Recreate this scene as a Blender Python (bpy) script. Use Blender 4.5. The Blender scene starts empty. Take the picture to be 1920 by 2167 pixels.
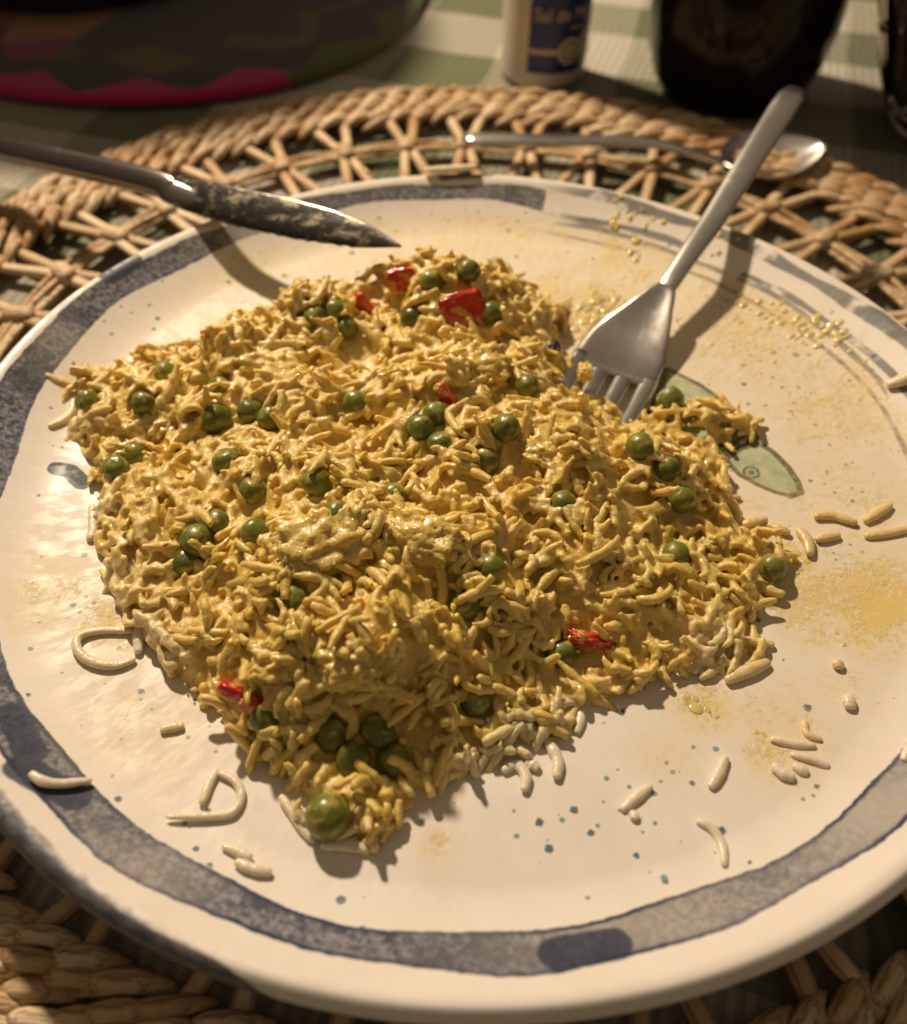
import bpy, math, random
import numpy as np
from mathutils import Vector, Matrix, noise as mnoise

random.seed(7)
rng = np.random.default_rng(7)
sc = bpy.context.scene
C = sc.collection

# ------------------------------------------------------------------ camera
FPX, SRC_W, SRC_H = 1950.0, 1920.0, 2167.0          # focal length in photo pixels
CAM_D, CAM_H, YAW, PITCH, ROLL = 0.17642, 0.20497, -0.03826, 0.85122, 0.02691
cy, sy, cp, sp = math.cos(YAW), math.sin(YAW), math.cos(PITCH), math.sin(PITCH)
CAM = np.array([0, -CAM_D, CAM_H])
FW = np.array([sy*cp, cy*cp, -sp])
_rt = np.array([cy, -sy, 0.0]); _up = np.cross(_rt, FW)
RT = _rt*math.cos(ROLL) + _up*math.sin(ROLL)
UP = -_rt*math.sin(ROLL) + _up*math.cos(ROLL)
cam_data = bpy.data.cameras.new('camera')
cam = bpy.data.objects.new('camera', cam_data); C.objects.link(cam)
cam_data.sensor_fit = 'HORIZONTAL'; cam_data.sensor_width = 36.0
cam_data.lens = FPX/SRC_W*36.0
cam_data.clip_start = 0.01; cam_data.clip_end = 20
M = Matrix(((RT[0], UP[0], -FW[0], CAM[0]), (RT[1], UP[1], -FW[1], CAM[1]), (RT[2], UP[2], -FW[2], CAM[2]), (0, 0, 0, 1)))
cam.matrix_world = M
cam_data.dof.use_dof = True
cam_data.dof.focus_distance = 0.222
cam_data.dof.aperture_fstop = 10.5
cam_data.dof.aperture_blades = 0
sc.camera = cam

# ------------------------------------------------------------------ light
w = bpy.data.worlds.new('World'); sc.world = w; w.use_nodes = True
bg = w.node_tree.nodes['Background']
wt = w.node_tree                                   # dim warm room: lit ceiling above, darker towards the walls and floor
_tc = wt.nodes.new('ShaderNodeTexCoord'); _sx = wt.nodes.new('ShaderNodeSeparateXYZ'); wt.links.new(_tc.outputs['Generated'], _sx.inputs[0])
_rp = wt.nodes.new('ShaderNodeValToRGB'); wt.links.new(_sx.outputs['Z'], _rp.inputs[0]); wt.links.new(_rp.outputs[0], bg.inputs['Color'])
_rp.color_ramp.elements[0].position = 0.0; _rp.color_ramp.elements[0].color = (0.16, 0.11, 0.07, 1)
_rp.color_ramp.elements[1].position = 0.9; _rp.color_ramp.elements[1].color = (1.0, 0.76, 0.52, 1)
bg.inputs['Strength'].default_value = 0.20
lamp_d = bpy.data.lights.new('pendant_lamp', 'POINT')
lamp_d.energy = 46.0; lamp_d.color = (1.0, 0.80, 0.60); lamp_d.shadow_soft_size = 0.026
lamp = bpy.data.objects.new('pendant_lamp', lamp_d); C.objects.link(lamp)
lamp.location = (-0.37, 0.59, 0.66)
vs = sc.view_settings
sc.display_settings.display_device = 'sRGB'
vs.view_transform = 'Standard'; vs.look = 'None'; vs.exposure = -0.04; vs.gamma = 1.0
vs.use_curve_mapping = False
sc.cycles.max_bounces = 8; sc.cycles.transparent_max_bounces = 12
sc.cycles.sample_clamp_indirect = 4.0

# ------------------------------------------------------------------ helpers
S_DISP = 1920.0/1811.0      # measurements below were taken on an 1811 px wide view of the photograph
def ray(px, py):
    u = (px*S_DISP - SRC_W/2)/FPX; v = -(py*S_DISP - SRC_H/2)/FPX
    return FW + u*RT + v*UP
def at(px, py, z):
    d = ray(px, py); t = (z - CAM[2])/d[2]
    return CAM + d*t
def hit(px, py, hfun):
    """first point along the pixel's ray that lies on the height field"""
    d = ray(px, py); ts = np.linspace(0.10, 0.50, 900)
    P = CAM[None] + d[None]*ts[:, None]
    h = hfun(P[:, 0], P[:, 1])
    k = int(np.argmax(P[:, 2] < h)) if np.any(P[:, 2] < h) else len(ts)-1
    return P[k]
def px2m(px, p):            # size in metres of px pixels at point p
    return px*S_DISP*float(np.dot(np.asarray(p)-CAM, FW))/FPX
def smooth(a, b, x):
    t = np.clip((x-a)/(b-a), 0, 1); return t*t*(3-2*t)

def link(o, parent=None):
    C.objects.link(o)
    if parent is not None: o.parent = parent
    return o
def obj(name, me, mat=None, parent=None):
    o = bpy.data.objects.new(name, me); link(o, parent)
    if mat is not None and len(me.materials) == 0: me.materials.append(mat)
    return o
def mesh(name, verts, faces, mat=None, smooth_shade=True):
    me = bpy.data.meshes.new(name)
    me.from_pydata([tuple(map(float, v)) for v in verts], [], faces)
    if smooth_shade: me.polygons.foreach_set('use_smooth', [True]*len(me.polygons))
    if mat is not None: me.materials.append(mat)
    me.update()
    return me
def fast_mesh(name, V, F, mat=None):
    """V (n,3) and F (m,4 or m,3) numpy arrays"""
    V = np.asarray(V, np.float32); F = np.asarray(F, np.int32)
    me = bpy.data.meshes.new(name); k = F.shape[1]
    me.vertices.add(len(V)); me.vertices.foreach_set('co', V.ravel())
    me.loops.add(F.size); me.loops.foreach_set('vertex_index', F.ravel())
    me.polygons.add(len(F)); me.polygons.foreach_set('loop_start', np.arange(0, F.size, k, dtype=np.int32))
    me.polygons.foreach_set('use_smooth', np.ones(len(F), bool))
    me.update(calc_edges=True)
    if mat is not None: me.materials.append(mat)
    return me
def attr(me, name, vals):
    a = me.attributes.new(name, 'FLOAT', 'POINT'); a.data.foreach_set('value', np.asarray(vals, np.float32))
def tag(o, label, cat, group=None, kind=None):
    o['label'] = label; o['category'] = cat
    if group: o['group'] = group
    if kind: o['kind'] = kind
    return o
def thing(name, label, cat, loc=(0, 0, 0), group=None):
    o = bpy.data.objects.new(name, None); link(o); o.location = loc
    o.empty_display_size = 0.01
    return tag(o, label, cat, group)
def rings(rows, cap=True, close=False):
    """skin a list of equally long vertex rings; returns verts, faces"""
    n = len(rows[0]); V = [v for r in rows for v in r]; F = []
    for i in range(len(rows)-1 + (1 if close else 0)):
        a = i*n; b = ((i+1) % len(rows))*n
        for j in range(n):
            k = (j+1) % n
            F.append((a+j, a+k, b+k, b+j))
    if cap and not close:
        F.append(tuple(reversed(range(n)))); F.append(tuple((len(rows)-1)*n+j for j in range(n)))
    return V, F
def lathe(prof, n=64):
    rows = [[(r*math.cos(2*math.pi*j/n), r*math.sin(2*math.pi*j/n), z) for j in range(n)] for r, z in prof]
    return rings(rows)
def tube(pts, radii, n=8, flat=1.0, up=Vector((0, 0, 1))):
    """tapered tube along pts; flat squashes the section along 'up'"""
    P = [Vector(p) for p in pts]; rows = []
    for i, p in enumerate(P):
        t = (P[min(i+1, len(P)-1)] - P[max(i-1, 0)]).normalized()
        s = t.cross(up)
        s = s.normalized() if s.length > 1e-6 else Vector((1, 0, 0))
        q = s.cross(t).normalized(); r = radii[i] if hasattr(radii, '__len__') else radii
        rows.append([p + s*(r*math.cos(2*math.pi*j/n)) + q*(r*flat*math.sin(2*math.pi*j/n)) for j in range(n)])
    return rings(rows)
def spline(pts, n):
    """Catmull-Rom through pts"""
    P = [np.asarray(p, float) for p in pts]; P = [2*P[0]-P[1]] + P + [2*P[-1]-P[-2]]
    out = []; m = len(P)-3
    for k in range(n):
        u = k/(n-1)*m; i = min(int(u), m-1); t = u-i
        a, b, c, d = P[i:i+4]
        out.append(0.5*((2*b) + (c-a)*t + (2*a-5*b+4*c-d)*t*t + (3*b-a-3*c+d)*t**3))
    return out
def vnoise(x, y, s, seed=0):
    """smooth value noise in -1..1, numpy"""
    r = np.random.default_rng(seed); G = r.uniform(-1, 1, (64, 64))
    X = np.asarray(x)/s + 31.7; Y = np.asarray(y)/s + 17.3
    i = np.floor(X).astype(int); j = np.floor(Y).astype(int); fx = X-i; fy = Y-j
    fx = fx*fx*(3-2*fx); fy = fy*fy*(3-2*fy)
    g = lambda a, b: G[a % 64, b % 64]
    return (g(i, j)*(1-fx)+g(i+1, j)*fx)*(1-fy) + (g(i, j+1)*(1-fx)+g(i+1, j+1)*fx)*fy

# ------------------------------------------------------------------ materials
class NT:
    def __init__(self, name):
        self.m = bpy.data.materials.new(name); self.m.use_nodes = True
        self.t = self.m.node_tree; self.b = self.t.nodes['Principled BSDF']
    def n(self, typ, **kw):
        nd = self.t.nodes.new(typ)
        for k, v in kw.items():
            if k.startswith('i_'):
                key = k[2:]; key = int(key) if key.isdigit() else key.replace('_', ' ')
                self.put(nd.inputs[key], v)
            else: setattr(nd, k, v)
        return nd
    def put(self, sock, v):
        if isinstance(v, bpy.types.NodeSocket): self.t.links.new(v, sock)
        else:
            if hasattr(sock.default_value, '__len__') and len(sock.default_value) == 4 and len(v) == 3: v = (*v, 1)
            sock.default_value = v
    def set(self, **kw):
        for k, v in kw.items(): self.put(self.b.inputs[k.replace('_', ' ')], v)
    def math(self, op, a, b=None, c=None, clamp=False):
        nd = self.t.nodes.new('ShaderNodeMath'); nd.operation = op; nd.use_clamp = clamp
        self.put(nd.inputs[0], a)
        if b is not None: self.put(nd.inputs[1], b)
        if c is not None: self.put(nd.inputs[2], c)
        return nd.outputs[0]
    def step(self, v, a, b):     # smoothstep a..b -> 0..1
        nd = self.t.nodes.new('ShaderNodeMapRange'); nd.interpolation_type = 'SMOOTHSTEP'
        self.put(nd.inputs[0], v); nd.inputs[1].default_value = a; nd.inputs[2].default_value = b
        return nd.outputs[0]
    def mix(self, f, a, b, blend='MIX'):
        nd = self.t.nodes.new('ShaderNodeMix'); nd.data_type = 'RGBA'; nd.blend_type = blend
        self.put(nd.inputs[0], f); self.put(nd.inputs[6], a); self.put(nd.inputs[7], b)
        return nd.outputs[2]
    def noise(self, scale, detail=3, rough=0.5, vec=None, dist=0.0):
        nd = self.n('ShaderNodeTexNoise'); nd.inputs['Scale'].default_value = scale
        nd.inputs['Detail'].default_value = detail; nd.inputs['Roughness'].default_value = rough
        nd.inputs['Distortion'].default_value = dist
        if vec is not None: self.t.links.new(vec, nd.inputs['Vector'])
        return nd.outputs['Fac']
    def vor(self, scale, vec=None):
        nd = self.n('ShaderNodeTexVoronoi'); nd.inputs['Scale'].default_value = scale
        if vec is not None: self.t.links.new(vec, nd.inputs['Vector'])
        return nd
    def attr(self, name):
        nd = self.n('ShaderNodeAttribute'); nd.attribute_name = name; return nd.outputs['Fac']
    def geo(self): return self.n('ShaderNodeNewGeometry').outputs['Position']
    def objco(self): return self.n('ShaderNodeTexCoord').outputs['Object']
    def rand(self): return self.n('ShaderNodeObjectInfo').outputs['Random']
    def scale(self, vec, s):
        nd = self.n('ShaderNodeMapping'); self.t.links.new(vec, nd.inputs[0]); nd.inputs['Scale'].default_value = s
        return nd.outputs[0]
    def bump(self, h, strength=0.3, dist=0.0005, normal=None):
        nd = self.n('ShaderNodeBump'); nd.inputs['Strength'].default_value = strength
        nd.inputs['Distance'].default_value = dist; self.t.links.new(h, nd.inputs['Height'])
        if normal is not None: self.t.links.new(normal, nd.inputs['Normal'])
        self.t.links.new(nd.outputs[0], self.b.inputs['Normal']); return nd.outputs[0]

def mat_rice():
    m = NT('curried_rice'); g = m.geo()
    n1 = m.noise(90, 3, 0.6, g); n2 = m.noise(420, 3, 0.6, g); n3 = m.noise(1900, 2, 0.5, g)
    wh = m.attr('white')
    sauce = m.mix(m.step(n1, 0.35, 0.68), (0.715, 0.505, 0.092), (0.77, 0.590, 0.165))
    sauce = m.mix(m.step(n2, 0.42, 0.72), sauce, (0.67, 0.45, 0.065))
    rn = m.attr('grain')
    sauce = m.mix(m.math('MULTIPLY', rn, m.math('MULTIPLY_ADD', m.step(n1, 0.3, 0.7), 0.5, 0.25)), sauce, (0.815, 0.660, 0.270))
    wf = m.math('MULTIPLY', wh, m.step(n2, 0.25, 0.62))
    col = m.mix(wf, sauce, (0.80, 0.70, 0.50))
    v = m.vor(260, g)
    pick = m.math('GREATER_THAN', m.n('ShaderNodeSeparateColor', i_Color=v.outputs['Color']).outputs[0], 0.80)
    spot = m.math('MULTIPLY', m.math('LESS_THAN', v.outputs['Distance'], 0.075), pick)
    col = m.mix(m.math('MULTIPLY', spot, 0.85), col, (0.10, 0.045, 0.012))
    v2 = m.vor(75, g)
    pick2 = m.math('GREATER_THAN', m.n('ShaderNodeSeparateColor', i_Color=v2.outputs['Color']).outputs[1], 0.90)
    spot2 = m.math('MULTIPLY', m.math('LESS_THAN', v2.outputs['Distance'], 0.07), pick2)
    col = m.mix(spot2, col, (0.50, 0.07, 0.015))
    m.set(Base_Color=col, Roughness=m.math('MULTIPLY_ADD', n2, 0.28, 0.22), Subsurface_Weight=0.85,
          Subsurface_Scale=0.0017, Subsurface_Radius=(1.0, 0.80, 0.42), Specular_IOR_Level=0.5, Coat_Weight=1.0, Coat_Roughness=0.05)
    cb = m.n('ShaderNodeBump'); cb.inputs['Strength'].default_value = 0.6; cb.inputs['Distance'].default_value = 0.0006
    m.t.links.new(m.math('ADD', n2, m.math('MULTIPLY', m.noise(1000, 3, 0.6, g), 1.6)), cb.inputs['Height']); m.t.links.new(cb.outputs[0], m.b.inputs['Coat Normal'])
    h = m.math('ADD', n2, m.math('MULTIPLY', n3, 0.45))
    m.bump(h, 0.6, 0.0008)
    return m.m
def mat_white_rice():
    m = NT('plain_rice'); g = m.geo()
    n2 = m.noise(300, 3, 0.6, g); rn = m.rand()
    col = m.mix(m.math('MULTIPLY', m.step(n2, 0.45, 0.8), m.attr('sauce')), (0.80, 0.71, 0.55), (0.62, 0.38, 0.09))
    col = m.mix(m.attr('sauce'), col, m.mix(m.step(n2, .3, .7), (0.76, 0.58, 0.23), (0.68, 0.46, 0.12)))
    m.set(Base_Color=col, Roughness=0.32, Subsurface_Weight=0.5, Subsurface_Scale=0.002, Subsurface_Radius=(1, 0.75, 0.5), Coat_Weight=0.15)
    m.bump(m.math('ADD', n2, m.math('MULTIPLY', m.noise(900, 3, 0.6, g), 0.6)), 0.6, 0.0006)
    return m.m
def mat_pea():
    m = NT('pea_skin'); o = m.objco(); g = m.geo(); rn = m.rand()
    n = m.noise(160, 3, 0.55, g)
    col = m.mix(rn, (0.105, 0.125, 0.008), (0.195, 0.205, 0.022))
    col = m.mix(m.step(n, 0.5, 0.75), col, (0.24, 0.27, 0.05))
    sm = m.noise(330, 4, 0.6, g)
    col = m.mix(m.math('MULTIPLY', m.step(sm, 0.50, 0.66), 0.6), col, (0.58, 0.42, 0.10))
    m.set(Base_Color=col, Roughness=0.36, Subsurface_Weight=0.25, Subsurface_Scale=0.0025, Subsurface_Radius=(0.7, 1.0, 0.15), Coat_Weight=0.18, Coat_Roughness=0.12)
    m.bump(m.math('ADD', n, m.math('ADD', m.math('MULTIPLY', sm, 0.8), m.math('MULTIPLY', m.noise(1400, 2, 0.5, g), 0.25))), 0.5, 0.0008)
    return m.m
def mat_chicken():
    m = NT('chicken'); o = m.objco(); g = m.geo()
    st = m.noise(420, 4, 0.65, m.scale(o, (1, 0.45, 1)))
    n = m.noise(95, 3, 0.5, g)
    col = m.mix(m.step(n, 0.35, 0.7), (0.75, 0.535, 0.125), (0.80, 0.615, 0.205))
    col = m.mix(m.step(st, 0.55, 0.75), col, (0.71, 0.475, 0.09))
    m.set(Base_Color=col, Roughness=0.30, Subsurface_Weight=0.6, Subsurface_Scale=0.0018, Subsurface_Radius=(1, 0.8, 0.42), Coat_Weight=0.5, Coat_Roughness=0.1)
    m.bump(m.math('ADD', st, m.math('MULTIPLY', m.noise(1300, 2, 0.5, g), 0.4)), 0.6, 0.0009)
    return m.m
def mat_pepper():
    m = NT('red_pepper'); g = m.geo(); n = m.noise(200, 3, 0.6, g)
    col = m.mix(m.step(n, 0.35, 0.7), (0.52, 0.022, 0.012), (0.62, 0.075, 0.02))
    sm = m.noise(260, 3, 0.6, m.scale(g, (1, 1, 1)))
    col = m.mix(m.math('MULTIPLY', m.step(sm, 0.52, 0.62), 0.85), col, (0.66, 0.46, 0.12))
    m.set(Base_Color=col, Roughness=0.2, Subsurface_Weight=0.3, Subsurface_Scale=0.003, Subsurface_Radius=(1, 0.2, 0.1), Coat_Weight=0.4, Coat_Roughness=0.1)
    m.bump(n, 0.3, 0.0007)
    return m.m
def mat_sauce():
    m = NT('curry_sauce'); g = m.geo(); n = m.noise(300, 3, 0.6, g)
    col = m.mix(m.step(n, 0.35, 0.7), (0.70, 0.52, 0.17), (0.77, 0.62, 0.30))
    m.set(Base_Color=col, Roughness=0.18, Subsurface_Weight=0.35, Subsurface_Scale=0.0015, Subsurface_Radius=(1, 0.65, 0.25), Coat_Weight=0.5, Coat_Roughness=0.06)
    m.bump(m.noise(1200, 2, 0.5, g), 0.2, 0.0004)
    return m.m
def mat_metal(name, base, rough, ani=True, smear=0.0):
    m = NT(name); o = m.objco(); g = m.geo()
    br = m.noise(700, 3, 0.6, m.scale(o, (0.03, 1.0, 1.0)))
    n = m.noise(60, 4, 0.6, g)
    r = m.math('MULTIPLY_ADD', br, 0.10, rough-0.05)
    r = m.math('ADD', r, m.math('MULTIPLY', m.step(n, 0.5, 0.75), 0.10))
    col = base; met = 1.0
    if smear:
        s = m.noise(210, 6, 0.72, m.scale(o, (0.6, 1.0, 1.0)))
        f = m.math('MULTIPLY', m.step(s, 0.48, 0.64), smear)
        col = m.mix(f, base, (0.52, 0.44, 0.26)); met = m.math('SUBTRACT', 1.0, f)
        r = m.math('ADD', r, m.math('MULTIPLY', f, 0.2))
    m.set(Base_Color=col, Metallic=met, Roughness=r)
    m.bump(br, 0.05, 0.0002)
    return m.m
def mat_straw():
    m = NT('dry_straw'); o = m.objco(); g = m.geo(); rn = m.rand()
    fib = m.noise(900, 3, 0.6, m.scale(o, (0.035, 1, 1)))
    fib2 = m.noise(260, 2, 0.5, m.scale(o, (0.06, 1, 1)))
    n = m.noise(35, 3, 0.6, g)
    c = m.mix(rn, (0.55, 0.38, 0.19), (0.80, 0.63, 0.39))
    c = m.mix(m.step(n, 0.4, 0.7), c, (0.46, 0.27, 0.11))
    c = m.mix(m.math('MULTIPLY', m.step(fib, 0.47, 0.62), 0.8), c, (0.24, 0.11, 0.035))
    c = m.mix(m.math('MULTIPLY', m.step(fib2, 0.58, 0.7), 0.4), c, (0.75, 0.55, 0.30))
    m.set(Base_Color=c, Roughness=0.46, Specular_IOR_Level=0.4)
    m.bump(m.math('ADD', fib, m.math('MULTIPLY', fib2, 1.5)), 0.8, 0.0009)
    return m.m
def mat_cloth():
    m = NT('woven_gingham'); g = m.geo()
    a = math.radians(12.2); sx = m.n('ShaderNodeSeparateXYZ', i_Vector=g)
    X, Y = sx.outputs[0], sx.outputs[1]
    wob = m.math('MULTIPLY', m.math('SUBTRACT', m.noise(14, 2, 0.5, g), 0.5), 0.010)
    u = m.math('ADD', m.math('SUBTRACT', m.math('MULTIPLY', X, math.cos(a)), m.math('MULTIPLY', Y, math.sin(a))), wob)
    v = m.math('ADD', m.math('ADD', m.math('MULTIPLY', X, math.sin(a)), m.math('MULTIPLY', Y, math.cos(a))), wob)
    def band(c, per, first, width):
        q = m.math('FRACT', m.math('DIVIDE', m.math('SUBTRACT', c, first), per))
        e = 0.012
        return m.math('MULTIPLY', m.step(q, 0, e), m.math('SUBTRACT', 1.0, m.step(q, width/per-e, width/per)))
    gu = band(u, 0.1143, -0.0063, 0.050); gv = band(v, 0.094, 0.3615, 0.045)
    rib = m.math('SINE', m.math('MULTIPLY', u, 2*math.pi/0.0042))
    ribf = m.step(rib, -0.5, 0.7); rib2 = m.math('SINE', m.math('MULTIPLY', v, 2*math.pi/0.0013))
    white = (0.54, 0.50, 0.41); green = (0.105, 0.125, 0.055); mid = (0.34, 0.34, 0.20)
    f = m.math('MULTIPLY_ADD', gv, 0.62, m.math('MULTIPLY', gu, 0.38))
    col = m.mix(f, white, green)
    col = m.mix(m.math('MULTIPLY', m.math('SUBTRACT', 1.0, ribf), 0.38), col, (0.20, 0.18, 0.10))
    n = m.noise(700, 3, 0.6, g)
    col = m.mix(m.math('MULTIPLY', m.step(n, 0.45, 0.75), 0.25), col, (0.16, 0.14, 0.09))
    m.set(Base_Color=col, Roughness=0.9, Specular_IOR_Level=0.15, Sheen_Weight=0.2)
    h = m.math('ADD', m.math('MULTIPLY', rib, 0.5), m.math('ADD', m.math('MULTIPLY', rib2, 0.15), m.math('MULTIPLY', n, 0.4)))
    m.bump(h, 0.7, 0.0008)
    return m.m
def mat_plate():
    m = NT('painted_glazed_stoneware'); g = m.geo()
    fine = m.noise(700, 3, 0.65, g); mid = m.noise(240, 4, 0.65, g); big = m.noise(60, 3, 0.5, g)
    base = m.mix(m.step(big, 0.35, 0.7), (0.81, 0.755, 0.665), (0.78, 0.72, 0.62))
    # speckles sprayed in blue and black
    den = m.attr('speck')
    for sc_, thr, cl, seed in ((230, 0.26, (0.025, 0.10, 0.13), 0), (130, 0.17, (0.02, 0.065, 0.095), 1), (420, 0.34, (0.16, 0.26, 0.27), 2)):
        v = m.vor(sc_, g); r = m.n('ShaderNodeSeparateColor', i_Color=v.outputs['Color']).outputs[seed]
        pick = m.math('LESS_THAN', r, m.math('MULTIPLY', den, 0.42))
        size = m.math('MULTIPLY', m.n('ShaderNodeSeparateColor', i_Color=v.outputs['Color']).outputs[(seed+1) % 3], thr)
        d = m.math('ADD', v.outputs['Distance'], m.math('MULTIPLY', m.math('SUBTRACT', m.noise(1900, 2, 0.5, g), 0.5), 0.20))
        spot = m.math('MULTIPLY', m.step(m.math('SUBTRACT', size, d), 0.0, 0.05), pick)
        base = m.mix(m.math('MULTIPLY', spot, 0.9), base, cl)
    # grey-blue brushed band with darker outline
    jit = m.math('MULTIPLY', m.math('SUBTRACT', mid, 0.5), 1.3)
    b = m.math('ADD', m.attr('band'), jit)                       # mm, positive inside
    wash = m.mix(m.step(fine, 0.33, 0.70), (0.034, 0.045, 0.085), (0.30, 0.295, 0.30))
    wash = m.mix(m.math('MULTIPLY', m.step(m.noise(75, 4, 0.7, g), 0.46, 0.66), 0.75), wash, (0.025, 0.032, 0.060))
    wash = m.mix(m.attr('pale'), wash, (0.52, 0.47, 0.40))
    line = m.math('MULTIPLY', m.step(b, -0.15, 0.15), m.math('SUBTRACT', 1.0, m.step(b, 0.45, 1.3)))
    band = m.mix(m.math('MULTIPLY', line, m.attr('edge')), wash, (0.012, 0.022, 0.075))
    base = m.mix(m.step(b, -0.2, 0.2), base, band)
    bl = m.math('ADD', m.attr('blot'), m.math('MULTIPLY', jit, 0.8))
    base = m.mix(m.math('MULTIPLY', m.step(bl, -0.4, 0.5), 0.92), base, m.mix(fine, (0.010, 0.016, 0.045), (0.030, 0.045, 0.080)))
    # thin brushed lines where the band thins out
    lm = m.attr('linemask'); R = m.attr('rr')
    base0 = base
    for r0, hw, ph in ((119.0, 0.55, 3), (123.2, 0.75, 11), (126.2, 0.8, 23), (134.6, 1.5, 37)):
        off = m.math('MULTIPLY', m.math('SUBTRACT', m.noise(26, 2, 0.5, m.n('ShaderNodeVectorMath', operation='ADD', i_0=g, i_1=(ph, 0, 0)).outputs[0]), 0.5), 5.0)
        wv = m.math('MULTIPLY', m.noise(40, 2, 0.5, m.n('ShaderNodeVectorMath', operation='ADD', i_0=g, i_1=(0, ph, 0)).outputs[0]), hw*2.4)
        dd = m.math('SUBTRACT', m.math('ABSOLUTE', m.math('ADD', m.math('SUBTRACT', R, r0), m.math('ADD', off, m.math('MULTIPLY', jit, 0.4)))), wv)
        ln = m.math('SUBTRACT', 1.0, m.step(dd, -0.35, 0.35))
        brk = m.step(m.noise(55, 3, 0.6, m.n('ShaderNodeVectorMath', operation='ADD', i_0=g, i_1=(ph, ph, 5)).outputs[0]), 0.36, 0.46)
        base = m.mix(m.math('MULTIPLY', m.math('MULTIPLY', ln, lm), m.math('MULTIPLY', brk, 0.85)), base, (0.07, 0.08, 0.095))
    # dark brushed rim edge
    re = m.math('ADD', m.attr('rimline'), m.math('MULTIPLY', jit, 0.9))
    base = m.mix(m.math('MULTIPLY', m.step(re, -0.3, 0.4), 0.9), base, m.mix(m.step(mid, .4, .65), (0.015, 0.022, 0.055), (0.12, 0.12, 0.13)))
    # painted fish
    fs = m.math('ADD', m.attr('fish'), m.math('MULTIPLY', m.math('SUBTRACT', fine, 0.5), 0.35))
    fill = m.mix(m.step(mid, 0.35, 0.65), (0.28, 0.40, 0.28), (0.46, 0.52, 0.36))
    base = m.mix(m.step(m.math('MULTIPLY', fs, -1.0), -0.1, 0.3), base, fill)
    ol = m.math('SUBTRACT', 1.0, m.step(m.math('ABSOLUTE', fs), 0.50, 0.85))
    base = m.mix(m.math('MULTIPLY', ol, 0.95), base, (0.022, 0.055, 0.050))
    ink = m.math('ADD', m.attr('ink'), m.math('MULTIPLY', m.math('SUBTRACT', fine, 0.5), 0.22))
    base = m.mix(m.math('SUBTRACT', 1.0, m.step(ink, -0.15, 0.25)), base, (0.022, 0.050, 0.050))
    leaf = m.math('ADD', m.attr('leaf'), m.math('MULTIPLY', m.math('SUBTRACT', fine, 0.5), 0.4))
    base = m.mix(m.math('MULTIPLY', m.math('SUBTRACT', 1.0, m.step(leaf, -0.1, 0.25)), 0.8), base, (0.10, 0.20, 0.22))
    # film of curry sauce left on the glaze
    st = m.attr('stain')
    rad = m.noise(34, 4, 0.6, m.n('ShaderNodeCombineXYZ', i_X=m.math('MULTIPLY', R, 0.004), i_Y=m.attr('ax'), i_Z=m.attr('ay')).outputs[0])
    rad2 = m.noise(60, 5, 0.7, m.n('ShaderNodeCombineXYZ', i_X=m.math('MULTIPLY', R, 0.009), i_Y=m.attr('ax'), i_Z=m.attr('ay')).outputs[0])
    sw = m.noise(95, 5, 0.7, m.n('ShaderNodeCombineXYZ', i_X=m.attr('rr'), i_Y=m.attr('aa')).outputs[0]); 
    sn = m.noise(110, 3, 0.55, g)
    film = m.math('MULTIPLY', st, m.math('ADD', m.math('MULTIPLY_ADD', m.step(sn, 0.30, 0.70), 0.45, 0.30), m.math('MULTIPLY', m.step(rad2, 0.38, 0.62), 0.6)))
    base = m.mix(m.math('MULTIPLY', film, 1.3, clamp=True), base, (0.74, 0.585, 0.235))
    thick = m.step(m.math('ADD', m.math('MULTIPLY', st, 0.42), m.math('MULTIPLY_ADD', rad2, 0.5, m.math('MULTIPLY', m.noise(130, 2, 0.5, g), 0.5))), 0.66, 0.90)
    thick = m.math('MULTIPLY', thick, m.step(st, 0.10, 0.35))
    base = m.mix(m.math('MULTIPLY', thick, 0.62), base, m.mix(fine, (0.70, 0.49, 0.12), (0.76, 0.59, 0.23)))
    v = m.vor(330, g); pk = m.math('LESS_THAN', m.n('ShaderNodeSeparateColor', i_Color=v.outputs['Color']).outputs[2], m.math('MULTIPLY', m.math('ADD', st, 0.06), 0.06))
    base = m.mix(m.math('MULTIPLY', m.math('LESS_THAN', v.outputs['Distance'], 0.11), pk), base, (0.20, 0.085, 0.02))
    # glaze: glossy, wiped to satin where grease was dragged across it
    rough = m.math('ADD', m.math('MULTIPLY_ADD', m.step(rad, 0.42, 0.62), 0.24, 0.38), m.math('MULTIPLY', m.step(big, 0.5, 0.7), 0.08))
    m.set(Base_Color=base, Roughness=rough, Specular_IOR_Level=0.36, Coat_Weight=0.06, Coat_Roughness=0.08)
    h = m.math('ADD', m.math('MULTIPLY', big, 0.35), m.math('MULTIPLY', m.math('MULTIPLY', rad, m.math('ADD', st, 0.35)), 0.5))
    h = m.math('ADD', h, m.math('MULTIPLY', thick, 0.55))
    m.bump(h, 0.5, 0.0008)
    return m.m
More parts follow.
